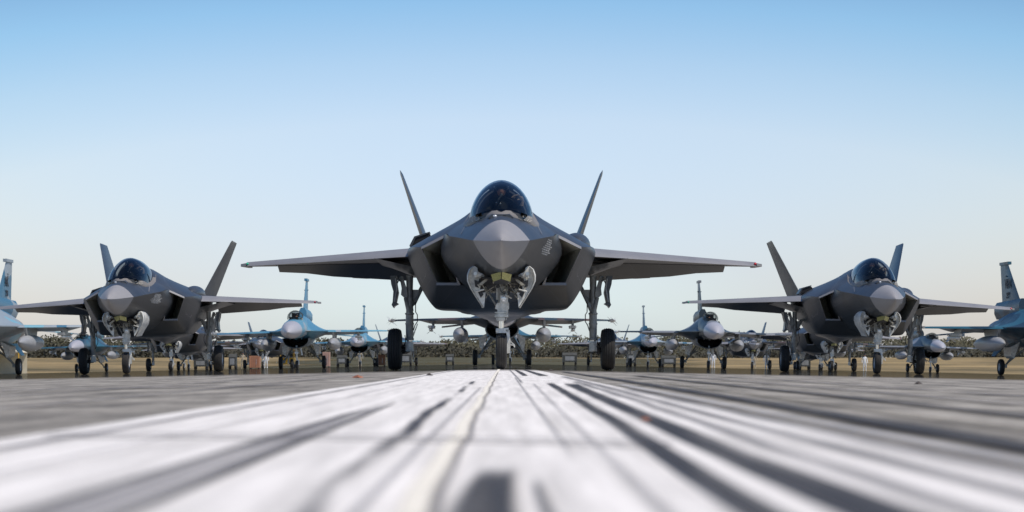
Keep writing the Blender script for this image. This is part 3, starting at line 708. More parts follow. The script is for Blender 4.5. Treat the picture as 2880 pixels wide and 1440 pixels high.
    b2.add(ring + list(reversed(lring[1:-1])), [tuple(range(len(ring) + len(lring) - 2))]); P(b2, 'tail_bulkhead', 'geargrey', sm=0)
    # markings: rescue lettering blocks, warning lines
    b = MB()
    for sd in (1,):
        for r_, (a, c) in enumerate([(.06, .20), (.03, .22), (.05, .21), (0.0, .22), (.02, .25), (.03, .26), (0, .22), (.04, .2)]):
            a *= 4; c *= 4; zz = 2.40 - r_ * .036; sg = 4.55
            p = a
            while p < c:
                l = random.choice([.08, .13, .2]); q = min(c, p + l)
                pts = []
                for ss, z_ in ((sg - p, zz), (sg - q, zz), (sg - q, zz - .02), (sg - p, zz - .02)):
                    lf = lowf(ss); zz_ = [k[1] for k in lf][::-1]; xx_ = [k[0] for k in lf][::-1]
                    pts.append((float(np.interp(z_, zz_, xx_)) + .006, ss, z_))
                b.add(pts, [(0, 1, 2, 3)]); p += l + .04
    P(b, 'rescue_stencil', 'marking', sm=0)
    for sd in (1, -1):
        b = MB()
        for r_ in range(4):
            a = 60 + rnd0.uniform(0, 6)
            while a < 84:
                l = rnd0.choice([2.5, 4, 6]); t0 = .18 + r_ * .19; vs_ = []
                for px_, tt in ((a, t0), (a + l, t0), (a + l, t0 + .10), (a, t0 + .10)):
                    o_ = [np.interp(px_, [q[0] for q in OUTB], [q[k] for q in OUTB]) for k in (0, 1, 2)]; i_ = [np.interp(px_, [q[0] for q in INB], [q[k] for q in INB]) for k in (0, 1, 2)]
                    q = [o_[k] * (1 - tt) + i_[k] * tt for k in range(3)]; q[2] -= .10; x_, y_, z_ = w3(q); vs_.append((sd * x_, y_, z_ + .004))
                b.add(vs_, [(0, 1, 2, 3)]); a += l + 1.5
        P(b, 'frame_stencil', 'framemark', sm=0)
    b = MB()   # light formation strips beside the cockpit and small access-panel lines
    for sd in (1, -1):
        pts = []
        for ss, xx in ((3.9, .655), (3.9, .672), (3.2, .75), (3.2, .732)):
            uu = resample(upper(ss), 3); pts.append((sd * xx, ss, float(np.interp(xx, [p[0] for p in uu], [p[1] for p in uu])) + .012))
        b.add(pts, [(0, 1, 2, 3)]); P(b, 'formation_strip', 'edge35', sm=0); b = MB()
    b = MB()
    for sd in (1, -1):
        for (t, ja, jb, wd_) in ((.35, 3, 5, .012), (.35, 7, 9.5, .010), (.6, 5.5, 8.0, .012), (.75, 4, 6, .010), (.5, 9.6, 11.2, .010)):
            pass
        def side(t, j):
            lip = resample(LIP, 3); tg = resample([(p[0], 7.0, p[1]) for p in LS[0]], 3)
            i = int(j); f = j - i; a = lip[i] * (1 - f) + lip[i + 1] * f; c = tg[i] * (1 - f) + tg[i + 1] * f
            p = a * (1 - t) + c * t; return (sd * (p[0] + .012), p[1] - .004, p[2] - .004)
        for (t0, j0, t1, j1) in ((.25, 4.0, .45, 4.0), (.25, 4.3, .42, 4.3), (.5, 4.0, .6, 4.0), (.30, 7.0, .36, 8.3), (.42, 7.2, .5, 8.6), (.52, 7.0, .62, 7.1), (.55, 8.2, .66, 8.4), (.36, 8.3, .42, 8.2), (.7, 8.6, .72, 7.6)):
            A, B = Vector(side(t0, j0)), Vector(side(t1, j1)); B2, A2 = Vector(side(t1 + .02, j1 + .12)), Vector(side(t0 + .02, j0 + .12))
            b = MB(); b.add([A, B, B2, A2], [(0, 1, 2, 3)]); P(b, 'access_panel_stencil', 'edge35', sm=0)
    # faceted gold sensor window under the chin
    b = MB(); k = 0.0063
    X = lambda px, s: (px - 1406) * (42 + s) / 7000; Z = lambda py, s: CAMH + (1020 - py) * (42 + s) / 7000
    fa = [(1404.5, 765, 2.02), (1376.5, 773, 2.30), (1383, 793, 2.50), (1405, 785, 2.22)]
    fb = [(1407.5, 765, 2.02), (1435, 773, 2.30), (1431, 793, 2.50), (1407, 785, 2.22)]
    for fc in (fa, fb):
        pts = [(X(px, s), s, Z(py, s)) for px, py, s in fc]; b.prism(pts, (0, .02, .0))
    P(b, 'targeting_window', 'eots', sm=0)
    b = MB(); pts = [(X(px, s), s, Z(py, s)) for px, py, s in ((1383, 793, 2.51), (1405, 785, 2.23), (1431, 793, 2.51), (1420, 800, 2.8), (1392, 800, 2.8))]
    b.prism(pts, (0, .3, .12)); P(b, 'targeting_housing', 'cockpit', sm=0)
    # ------------------------------------------------ nose gear
    X = lambda px, s: (px - 1410) * (42 + s) / 7000
    for sd in (1, -1):
        OUTL = [(1333, 748, 3.0), (1322, 757, 2.9), (1316.5, 773, 2.85), (1316.5, 790, 2.85), (1326, 812, 2.9), (1342, 838, 3.0), (1360, 866, 3.2)]
        INN = [(1337, 750, 3.5), (1334, 759, 3.5), (1331, 773, 3.5), (1331, 790, 3.5), (1337, 810, 3.5), (1349, 832, 3.4), (1362, 862, 3.3)]
        b = MB(); rows = []
        for (a, c) in zip(OUTL, INN):
            p = (X(a[0], a[2]), a[2], Z(a[1], a[2])); q = (X(c[0], c[2]), c[2], Z(c[1], c[2]))
            back = (q[0] * 1.06, q[1] + .9, q[2]); 
            rows.append([(-sd * v[0], v[1], v[2]) for v in (p, q, back, (back[0] - .03, back[1], back[2]), (p[0] - .022, p[1] + .03, p[2]))])
        b.grid(rows, True); dr = P(b, 'gear_door', 'gearwhite', sm=35)
        b = MB()   # stiffening frame with a hinge bracket inside the door
        g = lambda px, py, s: (-sd * X(px, s), s, Z(py, s))
        b.prism([g(1336, 752, 2.90), g(1332, 782, 2.90), g(1352, 776, 2.90), g(1357, 771, 2.90), g(1347, 766, 2.90), g(1341, 760, 2.90)], (0, .05, 0)); P(b, 'hinge_bracket', 'gearwhite', dr, 25)
        b = MB(); b.prism([g(1345, 800, 2.9), g(1366, 784, 2.9), g(1376, 779, 2.9), g(1368, 791, 2.9), g(1352, 804, 2.9)], (0, .05, 0)); P(b, 'drag_link', 'bracket', dr, 25)
        b = MB(); b.prism([g(1334, 787, 2.9), g(1344, 790, 2.9), g(1350, 798, 2.9), g(1342, 800, 2.9), g(1347, 810, 2.9), g(1336, 806, 2.9)], (0, .03, 0)); P(b, 'recess_shade', 'hose', dr, 0)  # raised dark plates paint the shade of recesses in the door
        b = MB(); b.prism([g(1344, 822, 2.9), g(1354, 818, 2.9), g(1360, 828, 2.9), g(1352, 838, 2.9)], (0, .03, 0)); P(b, 'recess_shade', 'hose', dr, 0)
        b = MB(); b.tube([g(1338, 820, 2.88), g(1361, 814, 2.88)], .014, 8); P(b, 'lock_rod', 'gearwhite', dr, 30)
        b = MB(); b.tube([g(1356, 800, 3.0), g(1372, 830, 3.0), g(1366, 838, 3.0)], .011, 6)
        P(b, 'retract_rod', 'bracket', dr, 25)
        b = MB(); b.prism([g(px_ + 1.5, py_, 2.98) for px_, py_ in ((1333, 748), (1341, 753), (1343, 764), (1354, 769), (1361, 774), (1358, 780), (1346, 783), (1345, 788), (1340, 797), (1350, 806), (1348, 816), (1356, 824), (1364, 822), (1362, 846), (1360, 865), (1342, 838), (1326, 812), (1317, 790), (1317, 773), (1322, 757))], (0, .02, 0)); P(b, 'inner_skin', 'gearwhite', dr, 0)
        b = MB(); b.lathe([(2.86, .001), (2.86, .035), (2.92, .035)], (-sd * X(1337, 2.9), 0, Z(770, 2.9)), 'Y', 14); P(b, 'door_actuator', 'steel', dr, 30)
    # open bay: flat black plate painted as its shade, plus plumbing
    b = MB(); b.prism([(-.36, 2.75, 1.64), (.36, 2.75, 1.64), (.42, 4.3, 1.45), (-.42, 4.3, 1.45)], (0, 0, .02)); bay = P(b, 'bay_shade_plate', 'black', sm=0)
    rnd = random.Random(3)
    b = MB(); b3 = MB()
    bt = lambda m_, nm, mt: P(m_, nm, mt, bay, 25)
    for k in range(16):
        b = MB(); b3 = b
        x = rnd.uniform(-.36, .36); s = rnd.uniform(3.0, 3.8); z = rnd.uniform(1.34, 1.60)
        (b if k % 2 else b3).tube([(x, s, z), (x + rnd.uniform(-.14, .14), s + .2, z + rnd.uniform(-.12, .1))], rnd.uniform(.008, .016), 7); bt(b, 'bay_pipe', 'bracket' if k % 3 else 'gearwhite')
    for k in range(10):
        b = MB(); b3 = b
        x = rnd.uniform(-.34, .34); z = rnd.uniform(1.38, 1.60) - abs(x) * .1
        (b if k % 2 else b3).box((x, rnd.uniform(3, 3.6), z), (rnd.uniform(.03, .08), .06, rnd.uniform(.03, .07)), (0, rnd.uniform(-.6, .6), 0)); bt(b, 'bay_fitting', 'hose' if k % 2 else 'bracket')
    ng = empty('nose_gear'); ng.parent = root
    NS = 3.35
    z0 = lambda py: Z(py, NS)
    xc = X(1410, NS)
    b = MB()
    b.tube([(xc, NS + .15, 1.62), (xc, NS + .05, z0(850))], [.06, .06], 10)
    b.box((X(1398, NS), NS + .1, z0(822)), (.04, .05, .26)); b.box((X(1425, NS), NS + .1, z0(818)), (.04, .05, .30)); b.box((xc, NS + .1, z0(806)), (.22, .05, .04)); b.box((xc + .02, NS + .12, z0(828)), (.2, .05, .03))
    b.tube([(X(1435, NS), NS + .3, z0(812)), (X(1428, NS), NS + .05, z0(840))], .012, 8); b.tube([(X(1364, NS), NS + .3, z0(805)), (X(1396, NS), NS + .05, z0(860))], .018, 8)
    b.box((X(1414, NS), NS, z0(867)), (.20, .14, .20)); b.box((X(1398, NS), NS - .04, z0(862)), (.05, .07, .10), (0, .3, 0)); b.box((X(1427, NS), NS - .03, z0(860)), (.06, .10, .12))
    b.tube([(xc + .02, NS, z0(885)), (xc + .02, NS, z0(848))], .085, 14)
    b.lathe([(z0(892), .001), (z0(892), .125), (z0(884), .125), (z0(883), .10), (z0(881), .10), (z0(880), .12), (z0(877), .12), (z0(877), .001)], (xc, NS, 0), 'Z', 18)
    b.lathe([(z0(903), .001), (z0(903), .075), (z0(898), .095), (z0(893), .095), (z0(892), .001)], (xc, NS, 0), 'Z', 18)
    P(b, 'strut', 'gearwhite', ng, 30)
    b = MB(); b.tube([(xc, NS, z0(926)), (xc, NS, z0(900))], .045, 14); P(b, 'piston', 'chrome', ng, 40)
    b = MB(); b.box((xc, NS, z0(930)), (.16, .12, .085)); b.lathe([(xc - .10, .001), (xc - .10, .05), (xc - .06, .05)], (0, NS - .02, z0(930)), 'X', 12)
    b.box((xc + .08, NS, z0(927)), (.10, .1, .07)); P(b, 'axle_fork', 'gearwhite', ng, 25)
    b = MB(); q = lambda px, py: (X(px, NS), NS - .05, z0(py))
    b.prism([q(1417, 926), q(1433, 928), q(1434, 946), q(1436, 960), q(1435.5, 972), q(1434, 992), q(1426, 994), q(1425, 978), q(1427, 958), q(1424, 936)], (0, .10, 0)); 
    b.prism([q(1435, 957), q(1448, 969), q(1449, 976), q(1446, 977), q(1444, 972), q(1435, 971), q(1435, 967), q(1442, 968), q(1435, 962)], (0, .04, 0)); P(b, 'torque_link', 'gearwhite', ng, 15)
    b = MB(); b.box((X(1417.5, NS), NS - .06, z0(841)), (.145, .07, .135)); lp = P(b, 'taxi_light_box', 'gearwhite', ng, 20)
    b = MB(); b.lathe([(NS - .11, .001), (NS - .115, .025), (NS - .105, .05), (NS - .09, .052)], (X(1417, NS), 0, z0(840)), 'Y', 18); P(b, 'taxi_light', 'lens', lp, 40)
    b = MB(); b.tube([(X(1406, NS), NS - .08, z0(808)), (X(1409, NS), NS - .1, z0(820)), (X(1421, NS), NS - .1, z0(828))], .007, 6)
    P(b, 'hydraulic_hose', 'hose', ng, 40); b = MB(); b.tube([(X(1419, NS), NS - .04, z0(908)), (X(1422, NS), NS - .06, z0(895)), (X(1430, NS), NS, z0(878))], .008, 6); P(b, 'hydraulic_hose', 'hose', ng, 40)
    wheel(.325, .205, (xc, NS, .325 + 0.0), ng, OFF)
    # ------------------------------------------------ main gear
    MS = 8.75
    for sd in (1, -1):
        mg = empty('main_gear'); mg.parent = root
        XX = lambda px, s=MS: sd * (1410 - px) * (42 + s) / 7000 ; ZZ = lambda py, s=MS: CAMH + .04 + (1020 - py) * (42 + s) / 7000
        sx = XX(1152)
        b = MB()
        b.lathe([(ZZ(958), .001), (ZZ(958), .085), (ZZ(953), .09), (ZZ(950), .075), (ZZ(915), .082), (ZZ(912), .09), (ZZ(909), .09), (ZZ(908), .08), (ZZ(886), .08), (ZZ(884), .095), (ZZ(881), .095), (ZZ(880), .075), (ZZ(870), .07), (ZZ(845), .06), (ZZ(775), .075)], (sx, MS, 0), 'Z', 18)
        b.tube([(XX(1140), MS - .06, ZZ(838)), (sx, MS - .08, ZZ(884))], [.035, .05], 8)
        b.tube([(XX(1141), MS - .06, ZZ(840)), (XX(1133), MS - .05, ZZ(800)), (XX(1128), MS, ZZ(778))], [.03, .035, .05], 8)
        b.tube([(XX(1186), MS + .1, ZZ(808)), (XX(1165), MS, ZZ(852)), (XX(1157), MS, ZZ(872))], [.045, .05, .05], 8)
        b.prism([(XX(1142), MS, ZZ(815)), (XX(1180), MS, ZZ(815)), (XX(1165), MS, ZZ(855)), (XX(1150), MS, ZZ(862))], (0, .05, 0))
        b.prism([(XX(1124), MS - .1, ZZ(780)), (XX(1133), MS - .1, ZZ(778)), (XX(1145), MS - .1, ZZ(815)), (XX(1147), MS - .1, ZZ(836)), (XX(1137), MS - .1, ZZ(838)), (XX(1128), MS - .1, ZZ(830)), (XX(1130), MS - .1, ZZ(812))], (0, .07, 0))
        P(b, 'strut', 'geargrey', mg, 30)
        b = MB(); b.tube([(sx, MS, ZZ(988)), (sx, MS, ZZ(955))], .06, 14); P(b, 'piston', 'chrome', mg, 40)
        b = MB(); b.box((sx, MS, ZZ(975)), (.15, .16, .20)); b.lathe([(ZZ(989), .001), (ZZ(989), .06), (ZZ(984), .08), (ZZ(965), .08), (ZZ(960), .06)], (sx, MS - .04, 0), 'Z', 14); P(b, 'axle_housing', 'gearwhite', mg, 25)
        b = MB(); b.tube([(sx, MS, ZZ(985)), (XX(1125), MS, ZZ(985))], .05, 12)
        for k in range(6): b.box((XX(1135 + rnd.uniform(-4, 4)), MS - .03 + rnd.uniform(-.05, .03), ZZ(975 + k * 3)), (.06, .06, .05), (rnd.random(), rnd.random(), 0))
        P(b, 'brake_unit', 'hose', mg, 25)
        b = MB(); b.tube([(XX(1169), MS - .05, ZZ(850)), (XX(1169), MS - .05, ZZ(878)), (XX(1174), MS - .05, ZZ(886)), (XX(1174), MS - .05, ZZ(905)), (XX(1167), MS - .05, ZZ(916)), (XX(1163), MS - .05, ZZ(930))], .011, 6)
        b.tube([(XX(1160), MS - .08, ZZ(800)), (XX(1162), MS - .08, ZZ(850))], .01, 6); b.tube([(XX(1139), MS - .05, ZZ(943)), (XX(1141), MS - .05, ZZ(960)), (XX(1136), MS - .05, ZZ(975))], .01, 6); P(b, 'brake_hose', 'hose', mg, 40)
        b = MB(); dl = [(1097, 776), (1100, 800), (1106, 820), (1104, 850), (1101, 858), (1106, 866), (1110, 860), (1120, 854), (1114, 850), (1120, 822), (1116, 800), (1114, 776)]
        b.prism([(XX(px, 8.5), 8.5, ZZ(py, 8.5)) for px, py in dl], (0, .5, 0)); P(b, 'gear_door', 'skin35', mg, 20)
        b = MB(); b.tube([(XX(1112, 8.5), 8.48, ZZ(784, 8.5)), (XX(1128, 8.5), 8.55, ZZ(792, 8.5))], .015, 6); b.tube([(XX(1116, 8.5), 8.48, ZZ(800, 8.5)), (XX(1125, 8.5), 8.55, ZZ(780, 8.5))], .012, 6)
        b.tube([(XX(1113, 8.5), 8.48, ZZ(784, 8.5)), (XX(1117, 8.5), 8.48, ZZ(812, 8.5)), (XX(1110, 8.5), 8.48, ZZ(850, 8.5))], .02, 6)
        P(b, 'door_linkage', 'geargrey', mg, 20)
        wheel(.43, .285, (sd * 2.17, MS, .43), mg, OFF)
    return root

# ------------------------------------------------------------------ light single-engine fighter with chin intake
OF2 = 8.8
def make_light(paint='p_sky', tanks=True):
    root = empty('fighter_jet')
    P = lambda mb, name, mat, par=root, sm=35: mb.build(name, M[mat], par, sm, OF2)
    def ell(xr, zt, zb, zc, s, n=24, e=1.0):
        o = []
        for k in range(n):
            t = 2 * math.pi * k / n; c, sn = math.cos(t), math.sin(t)
            o.append((xr * math.copysign(abs(c) ** e, c), s, zc + (zt - zc if sn > 0 else zc - zb) * math.copysign(abs(sn) ** e, sn)))
        return o
    rk = [0.0, .15, .5, 1.0, 1.6, 2.3, 3.0]
    rs = [(.02, 1.885, 1.865, 1.875), (.13, 2.01, 1.77, 1.88), (.28, 2.17, 1.68, 1.90), (.42, 2.32, 1.62, 1.94), (.51, 2.43, 1.59, 1.97), (.55, 2.50, 1.58, 2.0), (.60, 2.55, 1.58, 2.02)]
    b = MB(); b.grid([ell(*interp(rs, rk, s), s) for s in (0, .05, .15, .3, .5, .75, 1, 1.3, 1.6, 1.95, 2.3)], True); P(b, 'radome', 'radome16', sm=50)
    b = MB(); b.tube([(0, -.9, 1.86), (0, .05, 1.875)], [.012, .03], 8); P(b, 'pitot_probe', 'geargrey')
    bk = [2.3, 3.0, 4.0, 5.0, 6.0, 7.5, 9.5, 11.5, 13.2]
    bs = [(.55, 2.50, 1.58, 2.0), (.60, 2.58, 1.60, 2.02), (.62, 2.66, 1.62, 2.02), (.62, 2.80, 1.60, 2.0), (.60, 2.92, 1.55, 2.0), (.58, 2.92, 1.3, 2.0), (.60, 2.88, 1.2, 2.0), (.60, 2.75, 1.25, 2.0), (.52, 2.5, 1.45, 2.0)]
    b = MB(); b.grid([ell(*interp(bs, bk, s), s) for s in (2.3, 2.6, 3, 3.5, 4, 4.5, 5, 5.5, 6, 6.75, 7.5, 8.5, 9.5, 10.5, 11.5, 12.3, 13.2)], True)
    b.f.append(tuple(len(b.v) - 24 + i for i in range(24)))
    # strakes and blended shoulders
    sk = [3.6, 4.6, 5.6, 6.6, 8.0, 10.0, 11.6, 12.8]; sx_ = [.62, .85, 1.05, 1.5, 1.75, 1.65, 1.35, 1.2]; sh = [0, .10, .32, .40, .46, .42, .30, .15]
    rows = []
    for s in np.linspace(3.6, 12.8, 20):
        w_ = interp([[a] for a in sx_], sk, s)[0]; h_ = interp([[a] for a in sh], sk, s)[0]
        hr = []
        for q in np.linspace(0, 1, 9):
            x = .25 + (w_ - .25) * q; hr.append((x, s, 2.03 + h_ * 1.7 * (1 - q) ** 1.9))
        for q in np.linspace(1, 0, 6): hr.append((.25 + (w_ - .25) * q, s, 1.99 - h_ * 1.2 * (1 - q)))
        rows.append(hr)
    b.grid(rows, True)
    b.grid([[(-x, y, z) for x, y, z in r_] for r_ in rows], True)
    P(b, 'fuselage', paint, sm=32)
    b = MB(); b.lathe([(13.1, .52), (13.7, .50), (14.4, .42), (14.4, .38), (13.4, .42), (13.3, .001)], (0, 0, 1.98), 'Y', 24); P(b, 'exhaust_nozzle', 'geargrey')
    # smile-shaped intake
    def smile(s, k=1.0, zc=1.62, w_=.70, dn=.52, top=.02):
        o = []
        for i in range(9): q = -1 + 2 * i / 8; o.append((q * w_ * k, s, zc - top * (1 - q * q) + (.0)))
        for i in range(1, 16):
            t = math.pi * i / 16; o.append((w_ * k * math.cos(t), s, zc - dn * k * math.sin(t) ** .8))
        return o
    b = MB(); b.grid([smile(4.75), smile(5.2, 1.04), smile(6.2, 1.0, 1.65, .66, .52), smile(8.0, .95, 1.75, .62, .58)], True); ik = P(b, 'air_intake', 'p_under', sm=40)
    b = MB(); b.grid([smile(4.75), smile(4.72, .97), smile(4.78, .94)], True); P(b, 'intake_lip', 'p_under', ik, 60)
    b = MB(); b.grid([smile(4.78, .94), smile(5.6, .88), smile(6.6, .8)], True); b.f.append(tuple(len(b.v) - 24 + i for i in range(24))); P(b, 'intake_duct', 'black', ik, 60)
    b = MB(); b.box((0, 4.95, 1.62), (.05, .4, .12)); b.box((.3, 5.0, 1.62), (.04, .3, .1)); b.box((-.3, 5.0, 1.62), (.04, .3, .1)); P(b, 'diverter', paint, ik, 0)
    # canopy
    ck = [3.1, 3.5, 4.0, 4.6, 5.3, 6.0, 6.6]; cs = [(.05, 2.56, 2.57), (.27, 2.55, 2.78), (.37, 2.57, 3.0), (.40, 2.62, 3.10), (.38, 2.70, 3.07), (.30, 2.8, 2.98), (.12, 2.88, 2.92)]
    def can(s, k=1):
        w_, zb, zt = interp(cs, ck, s); zc = zb + .12
        o = []
        for i in range(21):
            t = -.35 + (math.pi + .7) * i / 20; o.append((-w_ * k * math.cos(t), s, zc + ((zt - zc) if math.sin(t) > 0 else .3) * k * math.sin(t)))
        return o
    b = MB(); b.grid([can(s) for s in (3.1, 3.25, 3.5, 3.75, 4, 4.3, 4.6, 4.95, 5.3, 5.65, 6, 6.3, 6.6)]); cn = P(b, 'canopy', 'canopy16', sm=60)
    b = MB(); b.grid([[(x * k, s, 2.75 + (z - 2.75) * k) for (x, y, z) in can(s)] for s, k in ((5.15, .99), (5.15, .88), (5.25, .88), (5.25, .99))]); P(b, 'canopy_frame', 'geargrey', cn, 30)
    b = MB(); b.box((0, 3.75, 2.62), (.44, .5, .22)); b.box((0, 5.0, 2.72), (.4, .2, .5)); b.box((0, 3.9, 2.80), (.14, .1, .16)); b.box((0, 4.5, 2.6), (.5, .7, .12)); P(b, 'cockpit', 'cockpit', sm=0)
    # wings, rails, tailplanes, fin
    for sd in (1, -1):
        b = MB(); rows = []
        for x in np.linspace(.9, 4.7, 8):
            le = 6.3 + (x - .9) * .84; te = 10.05; c = te - le; th = .07 + .13 * (4.7 - x) / 3.8
            r_ = []
            for f in (1, .7, .4, .2, .06): r_.append((sd * x, le + c * f, 2.0 + th * .5 * math.sqrt(f) * (1 - f) * 2.2 + .004))
            r_.append((sd * x, le - .02, 1.985 - .03))
            for f in (.06, .2, .4, .7): r_.append((sd * x, le + c * f, 2.0 - th * .5 * math.sqrt(f) * (1 - f) * 2.2 - .002))
            rows.append([(a, y_, z_ - (.18 * max(0, (y_ - (te - .9)) / .9) if x < 3.4 else .04 * max(0, (y_ - (te - .6)) / .6))) for a, y_, z_ in r_])
        b.grid(rows, True); b.f.append(tuple(len(b.v) - 10 + i for i in range(10))); wg = P(b, 'wing', paint, sm=30)
        b = MB(); b.box((sd * 4.76, 9.2, 1.98), (.10, 2.7, .08)); P(b, 'missile_rail', 'geargrey', wg, 0)
        b = MB(); b.prism([(sd * .75, 12.0, 1.95), (sd * 2.75, 13.5, 1.72), (sd * 2.75, 14.5, 1.72), (sd * .7, 14.6, 1.95)], (0, 0, .06)); P(b, 'tailplane', paint, sm=0)
        b = MB(); b.prism([(sd * .45, 10.8, 1.35), (sd * .55, 12.0, 1.35), (sd * .80, 12.0, .85), (sd * .78, 11.5, .82)], (.025, 0, 0)); P(b, 'ventral_fin', paint, sm=0)
    b = MB(); rows = []
    for t in (0, .2, .4, .6, .8, 1):
        le = Vector((0, 9.6, 2.75)).lerp(Vector((0, 12.6, 5.02)), t); te = Vector((0, 13.3, 2.75)).lerp(Vector((0, 13.9, 5.05)), t); th = .10 * (1 - t) + .035 * t
        rows.append([le.lerp(te, f) + Vector((k * th, 0, 0)) for f, k in ((0, 0), (.1, .6), (.4, 1), (.8, .6), (1, .05), (.8, -.6), (.4, -1), (.1, -.6))])
    b.grid(rows, True); b.f.append(tuple(len(b.v) - 8 + i for i in range(8))); fin = P(b, 'tail_fin', paint, sm=30)
    b = MB(); b.box((0, 13.0, 4.98), (.16, 1.5, .13)); b.box((0, 12.6, 4.4), (.22, .3, .05)); P(b, 'antenna_fairing', paint, fin, 30)
    b = MB(); b.prism([(-.10, 9.7, 2.6), (-.21, 9.7, 2.85), (-.21, 9.7, 3.15), (-.10, 9.7, 3.35), (.10, 9.7, 3.35), (.21, 9.7, 3.15), (.21, 9.7, 2.85), (.10, 9.7, 2.6)], (0, 4.3, -.1)); P(b, 'fin_root_fairing', paint, fin, 30)
    # wingtip missiles, pylons, tanks
    for sd in (1, -1):
        b = MB(); b.tube([(sd * 4.88, 7.9, 1.96), (sd * 4.88, 8.1, 1.96), (sd * 4.88, 10.7, 1.96)], [.02, .064, .064], 10)
        for k in range(4):
            a = math.pi / 4 + k * math.pi / 2; ca, sa = math.cos(a), math.sin(a)
            for y0, y1, l in ((8.4, 8.65, .22), (10.3, 10.7, .28)):
                b.prism([(sd * 4.88 + ca * .05, y0, 1.96 + sa * .05), (sd * 4.88 + ca * l, y1 - .05, 1.96 + sa * l), (sd * 4.88 + ca * l, y1, 1.96 + sa * l), (sd * 4.88 + ca * .05, y1, 1.96 + sa * .05)], (.008, 0, .008))
        P(b, 'training_missile', 'gearwhite', sm=30)
        b = MB(); b.prism([(sd * 1.78, 6.9, 1.94), (sd * 1.78, 9.6, 1.94), (sd * 1.78, 9.3, 1.6), (sd * 1.78, 7.2, 1.6)], (.09, 0, 0))
        b.prism([(sd * 3.05, 8.2, 1.96), (sd * 3.05, 9.8, 1.96), (sd * 3.05, 9.6, 1.72), (sd * 3.05, 8.4, 1.72)], (.08, 0, 0)); b.box((sd * 3.08, 9.0, 1.68), (.26, 1.8, .12)); P(b, 'pylon', 'geargrey', sm=0)
        if tanks:
            b = MB(); b.lathe([(5.9, .001), (5.95, .04), (6.3, .16), (6.8, .26), (7.4, .32), (8.2, .335), (9.2, .32), (10.2, .22), (11.0, .06), (11.1, .001)], (sd * 1.80, 0, 1.33), 'Y', 24); P(b, 'drop_tank', 'tank16', sm=50)
        b = MB(); b.tube([(sd * 3.12, 8.1, 1.56), (sd * 3.12, 8.3, 1.56), (sd * 3.12, 10.4, 1.56)], [.02, .07, .07], 10); b.box((sd * 3.12, 9.9, 1.56), (.5, .3, .012), (0, .7, 0)); b.box((sd * 3.12, 9.9, 1.56), (.5, .3, .012), (0, -.7, 0)); P(b, 'training_pod', 'gearwhite', sm=30)
        # main gear
        mg = empty('main_gear'); mg.parent = root
        b = MB(); b.tube([(sd * .42, 8.6, 1.25), (sd * 1.02, 8.8, .38)], [.05, .045], 10); b.tube([(sd * .35, 7.9, 1.2), (sd * .95, 8.75, .5)], .035, 8); b.tube([(sd * .30, 8.8, .98), (sd * .8, 8.8, .75)], .03, 8)
        b.box((sd * 1.0, 8.8, .40), (.14, .14, .16)); P(b, 'strut', 'geargrey', mg, 30)
        b = MB(); b.prism([(sd * .62, 7.9, 1.42), (sd * 1.02, 7.9, 1.20), (sd * .98, 7.9, .82), (sd * .85, 7.9, .72)], (0, 1.2, 0)); P(b, 'gear_door', 'gearwhite', mg, 0)
        wheel(.35, .21, (sd * 1.18, 8.8, .35), mg, OF2, grooves=3)
    ng = empty('nose_gear'); ng.parent = root
    b = MB(); b.tube([(0, 5.1, 1.25), (0, 5.25, .3)], [.05, .04], 10); b.tube([(.0, 5.9, 1.15), (0, 5.2, .6)], .025, 8); b.box((.0, 5.15, .85), (.16, .08, .14)); b.box((.09, 5.25, .35), (.05, .1, .28)); P(b, 'strut', 'gearwhite', ng, 30)
    b = MB(); b.ball((-.06, 5.09, .85), (.05, .03, .05), 10, 8); b.ball((.06, 5.09, .85), (.05, .03, .05), 10, 8); P(b, 'taxi_light', 'lens', ng, 60)
    b = MB(); b.prism([(.20, 5.0, 1.12), (.26, 5.0, .72), (.24, 6.0, .72), (.18, 6.0, 1.12)], (.02, 0, 0)); P(b, 'gear_door', 'gearwhite', ng, 0)
    wheel(.235, .15, (0, 5.3, .235), ng, OF2, grooves=0)
    return root

# ------------------------------------------------------------------ place the formation
EMPTY_R = {}
def put(o, x0, dn, off, roll=True, yaw=0.0, pitch=0.0):
    """dn: distance of the nose tip from the lens; wheels rest on the crowned runway"""
    y = dn + off; o.location = (x0, y, crown(x0))
    sl = 0.0 if abs(x0) < 1 else math.copysign(0.02, x0)
    o.rotation_euler = (-pitch, sl, yaw)
proto = make_stealth(); put(proto, 0.0, 42.0, OFF, pitch=0.0065); proto.location.z = -0.036
tag(proto, 'large dark grey twin-finned jet head-on in the centre over the white line', 'fighter jet', 'dark grey twin-finned jets')
pilot = make_pilot(); pilot.location = (0, 42 + 4.82, 2.70 + 0.0)
tag(pilot, 'pilot in the central jet with a tan gloved hand raised by the canopy', 'person', 'pilots in the dark grey jets')
def jet35(x0, dn, label, yaw=0, full_=True):
    o = copy_tree(proto, skip=() if full_ else ('frame_stencil', 'rescue_stencil', 'formation_strip', 'access_panel_stencil', 'sensor_window', 'refuelling_light', 'canopy_latch', 'bay_fitting', 'bay_pipe', 'hydraulic_hose', 'brake_hose', 'door_linkage', 'hinge_bracket', 'door_actuator', 'canopy_arch', 'door_rim'))
    put(o, x0, dn, OFF, yaw=yaw); tag(o, label); return o
XS = 11.27
jl = jet35(-XS, 71.5, 'dark grey twin-finned jet at front left, its right-hand wing tip pointing at the central jet')
jr = jet35(XS + .02, 71.5, 'dark grey twin-finned jet at front right, nose beside the blue tail at the frame edge')
